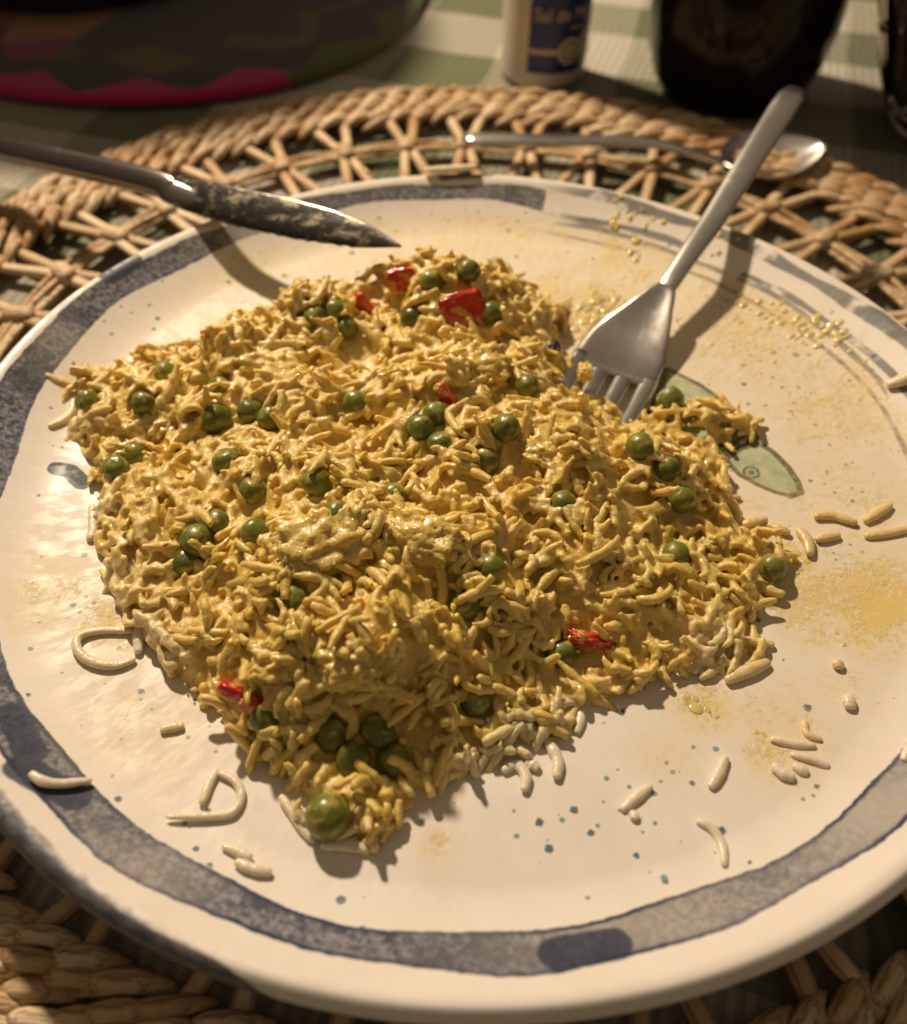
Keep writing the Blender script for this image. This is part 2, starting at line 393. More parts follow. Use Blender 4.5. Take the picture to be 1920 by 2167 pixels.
def mat_trivet():
    m = NT('felted_wool'); o = m.objco(); g = m.geo()
    s = m.n('ShaderNodeSeparateXYZ', i_Vector=o); X, Y = s.outputs[0], s.outputs[1]
    R = m.math('SQRT', m.math('ADD', m.math('MULTIPLY', X, X), m.math('MULTIPLY', Y, Y)))
    A = m.math('ARCTAN2', Y, X)
    n = m.noise(40, 3, 0.6, g)
    def zig(freq, amp, ph):
        t = m.math('PINGPONG', m.math('ADD', m.math('MULTIPLY', A, freq), ph), 1.0)
        return m.math('MULTIPLY', t, amp)
    q = m.math('ADD', R, m.math('MULTIPLY', m.math('SUBTRACT', n, 0.5), 0.006))
    col = m.mix(m.step(A, -1.05, -1.0), (0.55, 0.010, 0.13), (0.55, 0.010, 0.13))
    col = m.mix(m.step(A, -0.93, -0.90), col, (0.10, 0.125, 0.03))
    c1 = m.step(m.math('ADD', q, zig(5.2, 0.018, 0.4)), 0.1415, 0.1425)
    col = m.mix(m.math('SUBTRACT', 1.0, c1), col, (0.045, 0.042, 0.038))
    c2 = m.step(m.math('ADD', q, zig(3.1, 0.024, 0.2)), 0.122, 0.123)
    col = m.mix(m.math('SUBTRACT', 1.0, c2), col, m.mix(m.step(A, -1.9, -1.86), (0.32, 0.03, 0.06), (0.15, 0.12, 0.03)))
    c3 = m.step(m.math('ADD', q, zig(4.0, 0.022, 0.7)), 0.108, 0.109)
    col = m.mix(m.math('SUBTRACT', 1.0, c3), col, m.mix(m.step(A, -1.9, -1.86), (0.40, 0.17, 0.06), (0.06, 0.055, 0.05)))
    fz = m.noise(900, 3, 0.7, g)
    col = m.mix(m.math('MULTIPLY', fz, 0.3), col, (0.03, 0.02, 0.02))
    m.set(Base_Color=col, Roughness=0.95, Specular_IOR_Level=0.1, Sheen_Weight=0.4)
    m.bump(fz, 0.8, 0.0008)
    return m.m
def mat_simple(name, col, rough=0.5, **kw):
    m = NT(name); g = m.geo(); n = m.noise(70, 4, 0.6, g)
    c2 = tuple(x*0.86 for x in col)
    m.set(Base_Color=m.mix(m.step(n, 0.35, 0.7), col, c2), Roughness=m.math('MULTIPLY_ADD', n, 0.12, rough-0.06), **kw)
    return m.m

M_RICE, M_WRICE, M_PEA, M_CHICK, M_PEP, M_SAUCE = mat_rice(), mat_white_rice(), mat_pea(), mat_chicken(), mat_pepper(), mat_sauce()
M_STEEL = mat_metal('brushed_steel', (0.66, 0.63, 0.58), 0.30)
M_HANDLE = mat_metal('shaded_steel', (0.24, 0.21, 0.19), 0.24)  # knife handle: shade and dark reflections put into the steel colour
M_BLADE = mat_metal('smeared_steel', (0.17, 0.165, 0.155), 0.18, smear=0.6)  # base darkened to stand for the dark room it mirrors; smears are food
M_STRAW, M_CLOTH, M_PLATE, M_TRIV = mat_straw(), mat_cloth(), mat_plate(), mat_trivet()
M_POT = mat_simple('black_enamel', (0.012, 0.012, 0.013), 0.35)
M_PLASTIC = mat_simple('white_plastic', (0.66, 0.60, 0.50), 0.35, Subsurface_Weight=0.2, Subsurface_Scale=0.004)
M_BLUE = mat_simple('navy_label', (0.010, 0.028, 0.150), 0.35)
M_GOLD = mat_simple('gold_print', (0.55, 0.40, 0.13), 0.4)
M_CREAM = mat_simple('cream_print', (0.58, 0.50, 0.36), 0.4)
M_CLOVE = mat_simple('dark_spice', (0.035, 0.013, 0.006), 0.45)
M_DRINK = mat_simple('dark_drink', (0.008, 0.004, 0.004), 0.2, Specular_IOR_Level=0.1)
M_GLASS = mat_simple('dark_glass', (0.010, 0.007, 0.006), 0.14, Specular_IOR_Level=0.25)
m_ = NT('smoky_glass'); m_.set(Base_Color=(0.82, 0.72, 0.68), Roughness=0.04, Transmission_Weight=1.0, IOR=1.48); M_SMOKY = m_.m

# ------------------------------------------------------------------ setting
nx = 90
xs = np.linspace(-1.1, 1.1, nx); ys = np.linspace(-0.6, 1.5, nx)
GX, GY = np.meshgrid(xs, ys); GZ = 0.0006*vnoise(GX, GY, 0.12, 3)-0.0006
idx = np.arange(nx*nx).reshape(nx, nx)
F = np.stack([idx[:-1, :-1], idx[:-1, 1:], idx[1:, 1:], idx[1:, :-1]], -1).reshape(-1, 4)
cloth = obj('tablecloth', fast_mesh('tablecloth', np.stack([GX, GY, GZ], -1).reshape(-1, 3), F, M_CLOTH))
cloth['kind'] = 'structure'; cloth['label'] = 'green and white checked ribbed tablecloth'

# ------------------------------------------------------------------ woven placemat
MATC = (0.0, 0.050)
mat_root = thing('woven_placemat', 'round woven straw placemat with open spokes under the plate', 'placemat', (MATC[0], MATC[1], 0))
def strand_mesh(L, wd, th, bend, seed, n=9, k=8):
    r = random.Random(seed); rows = []
    for i in range(n):
        t = i/(n-1); x = (t-0.5)*L
        e = max(0.16, math.sin(math.pi*(0.06+0.88*t))**0.6)
        y = bend*math.sin(math.pi*t) + r.uniform(-.0002, .0002); z = th*0.9*math.sin(math.pi*t)
        rows.append([(x, y+wd/2*e*math.cos(2*math.pi*j/k), z+th/2*e*math.sin(2*math.pi*j/k)) for j in range(k)])
    V, F_ = rings(rows); return mesh('straw_strand', V, F_, M_STRAW)
STR = [strand_mesh(0.0205, 0.0050, 0.0038, 0.0012*s, 10+i) for i, s in enumerate((1, 0.5, 1.4, 0.8))]
def in_view(p, pad=60):
    d = np.asarray(p)-CAM; wd = d @ FW
    if wd < 0.02: return False, 0
    x = SRC_W/2+FPX*(d@RT)/wd; y = SRC_H/2-FPX*(d@UP)/wd
    rr = math.hypot(p[0], p[1])
    ok = -pad < x < SRC_W+pad and -pad < y < SRC_H+pad and not (rr < 0.134)
    return ok, 1.0/wd
places = []
for row, (rad, sgn) in enumerate(((0.1925, 1), (0.1970, 1), (0.2015, 1), (0.2060, 1), (0.2105, 1), (0.2150, 1), (0.2190, 1))):
    npitch = int(2*math.pi*rad/0.0105)
    for k in range(npitch):
        a = 2*math.pi*(k+0.5*(row % 2))/npitch + random.uniform(-.006, .006)
        rj = rad+random.uniform(-.0006, .0006)
        z = 0.0036+random.uniform(-.0005, .0008) - (0.0015 if row == 6 else 0)
        slant = math.radians(26+random.uniform(-6, 6))*sgn
        Mx = Matrix.Translation((rj*math.cos(a), rj*math.sin(a), z)) @ Matrix.Rotation(a+math.pi/2+slant, 4, 'Z') @ Matrix.Rotation(random.uniform(-.25, .25), 4, 'X') @ Matrix.Diagonal((random.uniform(.9, 1.12), random.uniform(.85, 1.1), 1, 1))
        ok, pr = in_view((MATC[0]+rj*math.cos(a), MATC[1]+rj*math.sin(a), z))
        places.append((pr if ok else 0, Mx, random.randrange(4)))
places.sort(key=lambda t: -t[0])
rest_v, rest_f = [], []
for i, (pr, Mx, vi) in enumerate(places):
    if i < 300 and pr > 0:
        o = bpy.data.objects.new('straw_strand', STR[vi]); link(o, mat_root); o.matrix_local = Mx
    else:
        b0 = len(rest_v)
        rest_v += [Mx @ v.co for v in STR[vi].vertices]
        rest_f += [tuple(b0+q for q in p.vertices) for p in STR[vi].polygons]
o = obj('straw_weave', mesh('straw_weave', rest_v, rest_f, M_STRAW), None, mat_root); o['kind'] = 'stuff'
def local_tube(name, p0, p1, r, flat, parent, sag=0.0, n=7, k=7):
    """a straight straw, mesh in its own axes so that the fibres run along it"""
    p0, p1 = Vector(p0), Vector(p1); L = (p1-p0).length; d = (p1-p0).normalized()
    pts = [((t/(n-1)-0.5)*L, 0, sag*math.sin(math.pi*t/(n-1))) for t in range(n)]
    V, F_ = tube(pts, [r*(1+random.uniform(-.08, .08)) for _ in range(n)], k, flat)
    o = obj(name, mesh(name, V, F_, M_STRAW), None, parent)
    X = d; Z = Vector((0, 0, 1)); Y = Z.cross(X).normalized(); Z = X.cross(Y)
    mid = (p0+p1)/2
    o.matrix_local = Matrix(((X.x, Y.x, Z.x, mid.x), (X.y, Y.y, Z.y, mid.y), (X.z, Y.z, Z.z, mid.z), (0, 0, 0, 1)))
    return o
def pol(r, a, z): return (r*math.cos(a), r*math.sin(a), z)
NS = 38
for k in range(NS):
    a0 = 2*math.pi*(k+random.uniform(-.06, .06))/NS
    for s in (-1, 1):
        local_tube('spoke', pol(0.1655, a0+s*0.006, 0.0050), pol(0.1935, a0+s*(0.034+random.uniform(-.012, .012)), 0.0044), 0.0025, 0.75, mat_root)
        ok, _ = in_view((MATC[0]+0.15*math.cos(a0), MATC[1]+0.15*math.sin(a0), 0), 20)
        if ok: local_tube('spoke', pol(0.1655, a0+s*0.006, 0.0050), pol(0.1325, a0+s*(0.046+random.uniform(-.014, .014)), 0.0044), 0.0024, 0.75, mat_root)
    # binding wrapped around the ring at each crossing
    V, F_ = [], []
    pts = [(-0.0055+0.011*i/6, 0.0004*math.sin(i), 0) for i in range(7)]
    V, F_ = tube(pts, [0.0030, 0.0037, 0.0039, 0.0038, 0.0039, 0.0036, 0.0029], 9, 0.85)
    o = obj('knot', mesh('knot', V, F_, M_STRAW), None, mat_root)
    o.matrix_local = Matrix.Translation(pol(0.1655, a0, 0.0056)) @ Matrix.Rotation(a0+random.uniform(-.35, .35), 4, 'Z')
for rad, nm in ((0.1655, 'ring_cord'), (0.1325, 'ring_cord'), (0.100, 'ring_cord')):
    for j in range(4 if rad > .11 else 2):
        rows = []; nn = 220; ph = random.uniform(0, 6)
        for i in range(nn):
            a = 2*math.pi*i/nn; rr_ = rad + (j-1.5)*0.0019 + 0.0003*math.sin(9*a+ph); z = 0.0045+0.0007*math.sin(19*a+ph*2) + 0.0006*(j % 2)
            rows.append([(( rr_+0.00125*math.cos(t))*math.cos(a), (rr_+0.00125*math.cos(t))*math.sin(a), z+0.0011*math.sin(t)) for t in [2*math.pi*q/6 for q in range(6)]])
        V, F_ = rings(rows, close=True)
        obj(nm, mesh(nm, V, F_, M_STRAW), None, mat_root)

# ------------------------------------------------------------------ plate
ZP, ZR, RP = 0.0177, 0.0340, 0.140
RT_TH = np.radians([-180, -150, -120, -100, -80, -60, -30, 0, 20, 45, 60, 75, 90, 100, 115, 130, 150, 165, 180])
def plate_z(x, y):
    r = np.hypot(x, y)
    t = np.clip((r-0.114)/0.023, 0, 1.2)
    return ZP + 0.0062*np.power(r/0.12, 2.3) + 0.0078*np.power(t, 1.6)
def hit_plate(px, py): return hit(px, py, plate_z)
NA = 720
prof = [(r, None) for r in np.linspace(0.0, 0.1354, 176)]
ang = np.linspace(0, 2*np.pi, NA, endpoint=False)
rr = np.array([p[0] for p in prof]); rr[0] = 0.0004
zz = plate_z(rr, 0*rr)
lip_c = (0.1366, float(plate_z(np.array([0.1366]), np.array([0.0]))[0])-0.0030); lr = 0.0034
th = np.linspace(math.radians(75), math.radians(-70), 12)
rr = np.concatenate([rr, lip_c[0]+lr*np.cos(th)]); zz = np.concatenate([zz, lip_c[1]+lr*np.sin(th)])
for r, dz in ((0.132, 0.0052), (0.12, 0.0055), (0.105, 0.0055), (0.092, 0.0055)):
    rr = np.append(rr, r); zz = np.append(zz, float(plate_z(np.array([r]), np.array([0.]))[0])-dz)
rr = np.concatenate([rr, [0.089, 0.086, 0.084, 0.06, 0.0005]]); zz = np.concatenate([zz, [0.0082, 0.0076, 0.0088, 0.0092, 0.0092]])
wob = 0.0009*np.sin(2*ang+0.6) + 0.0006*np.sin(3*ang+1.9) + 0.0004*np.sin(5*ang)
RR, AA = np.meshgrid(rr, ang, indexing='ij')
fac = 1 + (wob[None, :]/0.14)*smooth(0.06, 0.13, RR)
PX, PY = RR*np.cos(AA)*fac, RR*np.sin(AA)*fac
PZ = np.repeat(zz[:, None], NA, 1) + (0.0006*np.sin(2*AA+2.0)+0.0003*np.sin(5*AA))*smooth(0.09, 0.135, RR)
nr = len(rr); idx = np.arange(nr*NA).reshape(nr, NA)
F = np.stack([idx[:-1, :], np.roll(idx, -1, 1)[:-1, :], np.roll(idx, -1, 1)[1:, :], idx[1:, :]], -1).reshape(-1, 4)[:, ::-1]
pm = fast_mesh('dinner_plate', np.stack([PX, PY, PZ], -1).reshape(-1, 3), F[:, ::-1], M_PLATE)
# --- painted decoration as distances in millimetres
X, Y, Rm, Am = PX.ravel(), PY.ravel(), (RR*1000).ravel(), AA.ravel()
top = (np.arange(nr) < 184)[:, None].repeat(NA, 1).ravel()
Aw = (Am+np.pi) % (2*np.pi)-np.pi
deg = np.degrees(Am) % 360
# band: all round except where it breaks into lines (towards +x / +y)
bin_ = np.interp(deg, [0, 60, 90, 130, 160, 180, 215, 240, 270, 300, 330, 360], [124, 124, 129.0, 129.2, 127.6, 126, 123.6, 123.2, 123.4, 122.6, 122.0, 124])
bout = np.interp(deg, [0, 60, 90, 130, 160, 180, 215, 232, 240, 270, 300, 330, 360], [132, 132, 134.5, 135.2, 135.6, 135.6, 133.0, 131.4, 131.2, 131.4, 131.2, 131.4, 132])
bin_ = bin_ + 0.8*np.sin(Am*7+1) + 0.5*np.sin(Am*17); bout = bout + 0.6*np.sin(Am*9+2) + 0.4*np.sin(Am*21+1)
band = np.minimum(Rm-bin_, bout-Rm)
gap = np.minimum((deg-82)*2.2, (338-deg)*2.2)     # angular ends of the band
band = np.minimum(band, gap); band[~top] = -5
attr(pm, 'band', band)
attr(pm, 'edge', np.where((deg > 190) & (deg < 345), 1.0, 0.35)*(0.7+0.3*np.sin(Am*13)))
attr(pm, 'pale', np.clip(0.55*vnoise(X, Y, 0.022, 5)+0.02, 0, 0.7) + 0.35*np.exp(-((deg-283)/7)**2) + 0.3*np.exp(-((deg-312)/6)**2))
def pline(pts): return np.array([hit_plate(*p)[:2]*1000 for p in pts])
Xm, Ym = X*1000, Y*1000
def seg_dist(pts):
    d = np.full(len(Xm), 1e3)
    for (ax, ay), (bx, by) in zip(pts[:-1], pts[1:]):
        vx, vy = bx-ax, by-ay; L2 = vx*vx+vy*vy+1e-9
        t = np.clip(((Xm-ax)*vx+(Ym-ay)*vy)/L2, 0, 1)
        d = np.minimum(d, np.hypot(Xm-ax-t*vx, Ym-ay-t*vy))
    return d
def poly_sd(pts):
    d = seg_dist(np.vstack([pts, pts[:1]])); ins = np.zeros(len(Xm), bool)
    for (ax, ay), (bx, by) in zip(pts, np.roll(pts, -1, 0)):
        c = ((ay > Ym) != (by > Ym)) & (Xm < (bx-ax)*(Ym-ay)/(by-ay+1e-12)+ax)
        ins ^= c
    return np.where(ins, -d, d)
blot = np.full(len(Xm), -9.0)
for (a_, b_, wd) in (((1110, 1905), (1225, 1885), 3.4), ((215, 548), (262, 520), 3.6), ((40, 1530), (150, 1590), 3.2), ((985, 338), (880, 352), 1.6), ((60, 1500), (20, 1420), 3.0)):
    blot = np.maximum(blot, wd - seg_dist(pline([a_, b_])))
attr(pm, 'blot', np.where(top, blot, -9))
lmask = smooth(-10, 12, Aw*180/np.pi)*(1-smooth(74, 84, Aw*180/np.pi))
attr(pm, 'linemask', np.where(top, lmask, 0)); attr(pm, 'rr', Rm); attr(pm, 'aa', Am*30); attr(pm, 'ax', np.cos(Am)); attr(pm, 'ay', np.sin(Am))
# dark brush stroke that runs along the very edge
jr = np.arange(nr)[:, None].repeat(NA, 1).ravel()
edge_c = 183 - 3*np.clip(np.abs(deg-200)/60, 0, 1)
arc = np.where(jr < 176, Rm, 135.4 + (jr-175)*0.72)
rl = arc - np.interp(deg, [0, 60, 130, 190, 232, 262, 320, 360], [136.4, 136.8, 136.0, 135.6, 135.4, 136.6, 137.2, 136.4])
em = smooth(196, 202, deg)*(1-smooth(252, 262, deg)) + smooth(125, 150, deg)*(1-smooth(192, 196, deg))*0.8 + 0.9*smooth(-25, 0, Aw*57.3)*(1-smooth(55, 70, Aw*57.3)) + 0.8*smooth(312, 322, deg)
attr(pm, 'rimline', rl - 6*(1-np.clip(em, 0, 1)))
# fish
head = pline([(1448, 905), (1490, 893), (1503, 862), (1516, 884), (1545, 905), (1574, 935), (1592, 962), (1599, 984), (1578, 990), (1548, 984), (1510, 967), (1476, 948), (1455, 925)])
body = pline([(1335, 738), (1362, 752), (1400, 770), (1470, 820), (1488, 865), (1448, 905), (1400, 905), (1330, 900), (1282, 862), (1305, 800), (1322, 765)])
attr(pm, 'fish', np.where(top, np.minimum(poly_sd(head), poly_sd(body)), 50))
eye = hit_plate(1500, 944)[:2]*1000
de = np.hypot((Xm-eye[0]), (Ym-eye[1]))
ink = np.minimum.reduce([np.abs(de-2.1)-0.34, de-0.85, seg_dist(pline([(1455, 912), (1480, 893), (1512, 886)]))-1.0,
     seg_dist(pline([(1436, 890), (1470, 884)]))-0.9, seg_dist(pline([(115, 938), (140, 942), (165, 965)]))-2.4*1.0, seg_dist(pline([(1330, 738), (1320, 770)]))-0.9, seg_dist(np.vstack([head, head[:1]]))-0.55, seg_dist(head[2:8])-0.85, seg_dist(head[7:9])-1.0, seg_dist(body[:4])-0.7])
attr(pm, 'ink', np.where(top, ink, 50))
leaf = np.minimum(seg_dist(pline([(992, 522), (1008, 548)]))-2.6, seg_dist(pline([(1008, 562), (1028, 570), (1040, 588)]))-0.5)
attr(pm, 'leaf', np.where(top, leaf, 50))
# where sauce was left on the glaze, and where the glaze is speckled
stain = np.zeros(len(Xm))
for px, py, rad, s in ((1000, 450, 260, .42), (700, 470, 200, .38), (520, 520, 150, .35), (1250, 500, 200, .5), (1500, 650, 230, .5), (1680, 800, 230, .48),
                       (1700, 1000, 200, .42), (1740, 1200, 120, .95), (1640, 1220, 90, .75), (1450, 480, 120, .5), (1600, 620, 110, .7), (1300, 450, 90, .7),
                       (1400, 1410, 60, .75), (1330, 1500, 60, .4), (1560, 1430, 110, .42), (1680, 1370, 70, .4), (1550, 1510, 70, .6), (240, 800, 90, .55), (110, 745, 60, .7), (420, 600, 130, .25),
                       (90, 1190, 120, .38), (220, 1240, 90, .55), (250, 1430, 110, .30), (330, 1510, 80, .3), (1200, 630, 120, .8), (1560, 1130, 90, .75), (870, 1690, 35, .5), (1500, 1000, 100, .35), (780, 520, 100, .4), (880, 1560, 40, .4), (470, 500, 40, .6), (600, 660, 120, .4), (1100, 580, 90, .55)):
    p = hit_plate(px, py); r_ = px2m(rad, p)*1000
    stain = np.maximum(stain, s*np.exp(-((Xm-p[0]*1000)**2+(Ym-p[1]*1000)**2)/(r_*r_*1.3)))
stain = stain*(1-0.85*smooth(121, 126, Rm))
attr(pm, 'stain', np.where(top, stain, 0))
speck = 0.25 + 0.5*np.clip(vnoise(X, Y, 0.03, 8), 0, 1)
for px, py, rad, s in ((1120, 1600, 170, 1.3), (1000, 1620, 110, 1.0), (1350, 1700, 160, 1.1), (1500, 740, 150, 1.2), (1650, 900, 130, 1.0), (1050, 470, 130, .9), (420, 1650, 130, .7), (800, 1800, 160, .5)):
    p = hit_plate(px, py); r_ = px2m(rad, p)*1000
    speck = np.maximum(speck, s*np.exp(-((Xm-p[0]*1000)**2+(Ym-p[1]*1000)**2)/(r_*r_)))
attr(pm, 'speck', np.where(top & (Rm < 128), speck, 0))
plate = obj('dinner_plate', pm)
tag(plate, 'cream glazed dinner plate with grey-blue painted band and fish motif', 'plate')

# ------------------------------------------------------------------ rice heap: height field
EDGE = [(128, 790), (140, 850), (160, 900), (182, 965), (192, 1060), (210, 1120), (228, 1190), (255, 1270), (310, 1335), (380, 1400), (470, 1475), (500, 1525), (570, 1560), (600, 1610),
        (625, 1685), (740, 1700), (815, 1650), (838, 1590), (910, 1575), (970, 1535), (1060, 1500), (1150, 1465), (1180, 1430), (1280, 1395), (1360, 1350), (1500, 1340), (1540, 1300),
        (1505, 1250), (1560, 1170), (1590, 1110), (1530, 1075), (1462, 1055), (1455, 965), (1430, 900), (1330, 872), (1270, 850), (1180, 800), (1150, 745), (1120, 690)]
edge = [hit_plate(*p)[:2] for p in EDGE]
far = [at(px, py, ZP+h)[:2] + np.array([dx, dy]) for px, py, h, dx, dy in
       ((1110, 605, .012, .004, .006), (1050, 560, .018, .006, .010), (935, 525, .021, 0, .012), (800, 548, .020, -.002, .011), (640, 580, .016, -.003, .010),
        (560, 605, .015, -.004, .009), (440, 655, .012, -.005, .007), (395, 695, .010, -.004, .006), (300, 705, .009, -.005, .006), (270, 748, .006, -.004, .004), (190, 770, .004, -.002, .003))]
POLY = np.array(edge + far)
CTRL = [(640, 590, .016), (800, 560, .020), (930, 537, .0215), (1045, 575, .018), (440, 665, .012), (305, 715, .010), (1090, 625, .011),
        (700, 665, .023), (900, 645, .023), (600, 750, .023), (800, 800, .024), (1000, 745, .026), (350, 800, .014), (240, 860, .012), (500, 900, .022), (700, 950, .024), (900, 930, .026),
        (1100, 860, .023), (1250, 950, .018), (1350, 1000, .015), (1420, 950, .011), (650, 1075, .030), (850, 1085, .029), (1050, 1050, .023), (1200, 1100, .020), (1380, 1100, .012), (1300, 1180, .012),
        (450, 1170, .021), (700, 1190, .029), (880, 1225, .021), (1040, 1230, .013), (1150, 1270, .008), (560, 1290, .026), (720, 1290, .028), (850, 1310, .018),
        (540, 1420, .013), (660, 1455, .011), (780, 1500, .007), (900, 1450, .007), (1000, 1400, .006), (1080, 1340, .006), (1250, 1330, .006), (1420, 1300, .005), (1400, 1220, .009), (1500, 1130, .007),
        (260, 1000, .012), (310, 1130, .013), (300, 1230, .010), (400, 1330, .013), (640, 1600, .008), (740, 1640, .007), (1100, 1450, .004), (450, 1430, .007), (250, 1300, .003)]
HS = 0.76
cp_ = [at(px, py, ZP+h*HS)[:2] for px, py, h in CTRL]; ch = [c[2]*HS for c in CTRL]
for p in edge + far: cp_.append(p); ch.append(0.0022)
cp_ = np.array(cp_); ch = np.array(ch)
def tps(r2): return np.where(r2 > 1e-14, r2*np.log(r2+1e-14), 0)
D2 = ((cp_[:, None]-cp_[None])**2).sum(-1); nC = len(cp_)
A_ = np.zeros((nC+3, nC+3)); A_[:nC, :nC] = tps(D2)+np.eye(nC)*2e-5; A_[:nC, nC] = 1; A_[:nC, nC+1:] = cp_; A_[nC, :nC] = 1; A_[nC+1:, :nC] = cp_.T
W_ = np.linalg.solve(A_, np.concatenate([ch, [0, 0, 0]]))
def poly_in(x, y):
    d = np.full(x.shape, 1e3); ins = np.zeros(x.shape, bool)
    for (ax, ay), (bx, by) in zip(POLY, np.roll(POLY, -1, 0)):
        vx, vy = bx-ax, by-ay; L2 = vx*vx+vy*vy+1e-12
        t = np.clip(((x-ax)*vx+(y-ay)*vy)/L2, 0, 1); d = np.minimum(d, np.hypot(x-ax-t*vx, y-ay-t*vy))
        ins ^= ((ay > y) != (by > y)) & (x < vx*(y-ay)/(by-ay+1e-12)+ax)
    return np.where(ins, d, -d)
# tabulate once
g0, g1, gs = np.array([-0.15, -0.13]), np.array([0.12, 0.11]), 0.001
gx = np.arange(g0[0], g1[0], gs); gy = np.arange(g0[1], g1[1], gs)
TX, TY = np.meshgrid(gx, gy, indexing='ij')
hh = np.zeros(TX.size); fx_, fy_ = TX.ravel(), TY.ravel()
for k in range(nC): hh += W_[k]*tps((fx_-cp_[k, 0])**2+(fy_-cp_[k, 1])**2)
hh += W_[nC]+W_[nC+1]*fx_+W_[nC+2]*fy_
SD = poly_in(fx_, fy_)
hh = np.clip(hh, 0.0012, 0.036)
lump = 0.0052*vnoise(fx_, fy_, 0.020, 21)+0.0036*vnoise(fx_, fy_, 0.0100, 22)+0.0011*vnoise(fx_, fy_, 0.004, 23)
hh = hh + lump*smooth(0.002, 0.012, hh)*1.1
hh = np.where(SD > 0, np.maximum(hh, 0.001)*smooth(0, 0.004, SD), -0.004).reshape(TX.shape)
SD = SD.reshape(TX.shape)
def table(T, x, y, out):
    u = (np.asarray(x)-g0[0])/gs; v = (np.asarray(y)-g0[1])/gs
    i = np.floor(u).astype(int); j = np.floor(v).astype(int)
    ok = (i >= 0) & (j >= 0) & (i < T.shape[0]-1) & (j < T.shape[1]-1)
    i = np.clip(i, 0, T.shape[0]-2); j = np.clip(j, 0, T.shape[1]-2); a = u-i; b = v-j
    r = (T[i, j]*(1-a)+T[i+1, j]*a)*(1-b)+(T[i, j+1]*(1-a)+T[i+1, j+1]*a)*b
    return np.where(ok, r, out)
def heap_z(x, y): return plate_z(x, y) + np.maximum(table(hh, x, y, -0.004), 0)
def hit_food(px, py): return hit(px, py, heap_z)
def heap_n(x, y):
    e = 0.002
    dx = (heap_z(np.array([x+e]), np.array([y]))-heap_z(np.array([x-e]), np.array([y])))[0]/(2*e)
    dy = (heap_z(np.array([x]), np.array([y+e]))-heap_z(np.array([x]), np.array([y-e])))[0]/(2*e)
    return Vector((-dx, -dy, 1)).normalized()

# things set in the rice: (px, py, size px)
PEAS = [(330, 745, 50), (438, 775, 50), (175, 803, 40), (288, 805, 48), (432, 838, 62), (500, 822, 42), (540, 835, 40), (272, 912, 52), (232, 935, 42), (452, 920, 56), (505, 980, 54), (632, 962, 40), (785, 992, 54),
        (395, 1080, 70), (372, 1122, 52), (430, 1045, 48), (510, 1065, 48), (585, 1200, 56), (628, 632, 50), (668, 622, 46), (690, 655, 46), (822, 635, 50), (980, 625, 40), (936, 542, 36), (862, 562, 36), (710, 805, 50),
        (870, 828, 52), (840, 855, 45), (880, 888, 52), (1010, 855, 60), (1052, 770, 50), (968, 920, 62), (1125, 1005, 56), (1280, 893, 62), (1335, 935, 56), (1362, 997, 48), (1350, 1108, 46), (980, 1138, 68),
        (928, 1210, 48), (1120, 1305, 58), (950, 1400, 52), (533, 1432, 66), (662, 1468, 68), (755, 1460, 70), (705, 1515, 62), (785, 1520, 64), (1540, 1138, 32), (670, 1030, 38)]
solids = []        # (centre, radius) kept clear of grains
peas = []
ico_v = None
import bmesh
def pea_mesh(seed, wr):
    bm = bmesh.new(); bmesh.ops.create_icosphere(bm, subdivisions=3, radius=1.0); r = random.Random(seed)
    off = Vector((r.uniform(-9, 9), r.uniform(-9, 9), r.uniform(-9, 9))); dent = Vector((r.uniform(-1, 1), r.uniform(-1, 1), 0.7)).normalized()
    for v in bm.verts:
        n = v.co.normalized(); d = 1 + 0.035*mnoise.noise(n*1.3+off) + wr*mnoise.noise(n*3.1+off)
        d -= 0.16*max(0, (n.dot(dent)-0.80)/0.20)**1.5*(1 if wr > .02 else 0.45)
        v.co = n*d
    me = bpy.data.meshes.new('pea'); bm.to_mesh(me); bm.free()
    me.polygons.foreach_set('use_smooth', [True]*len(me.polygons)); me.materials.append(M_PEA); return me
PM = [pea_mesh(i, wr) for i, wr in enumerate((0.02, 0.035, 0.07, 0.025, 0.045, 0.09))]
for px, py, s in PEAS:
    p = hit_food(px, py); r = min(0.0056, max(0.0037, px2m(s, p)/2*1.03)); d = ray(px, py); d = d/np.linalg.norm(d)
    c = p + d*r*0.30
    zf = float(plate_z(np.array([c[0]]), np.array([c[1]]))[0]); c[2] = max(c[2], zf+r*0.90)
    peas.append((c, r)); solids.append((c, r))
CHK = [(650, 1095, 195, 120, 20), (845, 1085, 150, 100, -15), (955, 735, 130, 75, 10), (700, 690, 150, 50, 5), (330, 850, 90, 60, 40), (560, 1330, 120, 90, 0), (240, 905, 80, 60, 0), (1090, 910, 100, 70, -30), (700, 1330, 130, 90, 15)]
chunks = []
for px, py, wpx, hpx, rot in CHK:
    p = hit_food(px, py); wd = px2m(wpx, p); d = ray(px, py); d = d/np.linalg.norm(d)
    r = wd*0.40; c = p + d*r*0.42
    chunks.append((c, wd, px2m(hpx, p)*1.2, rot)); solids.append((c, r*0.60))
PEP = [(805, 560, 62, 46, 12, 0), (728, 612, 62, 26, -55, 0), (925, 625, 90, 74, 14, 0), (890, 788, 60, 24, -55, 0), (1182, 1280, 82, 38, -12, 1), (462, 1377, 52, 24, -10, 0), (500, 1406, 40, 30, 40, 0)]
peppers = []
for px, py, wpx, hpx, rot, kind in PEP:
    p = hit_food(px, py); d = ray(px, py); d = d/np.linalg.norm(d)
    c = p - d*0.001; peppers.append((c, px2m(wpx, p), px2m(hpx, p), rot, kind)); solids.append((c, 0.3*(px2m(wpx, p)+px2m(hpx, p))*0.62))
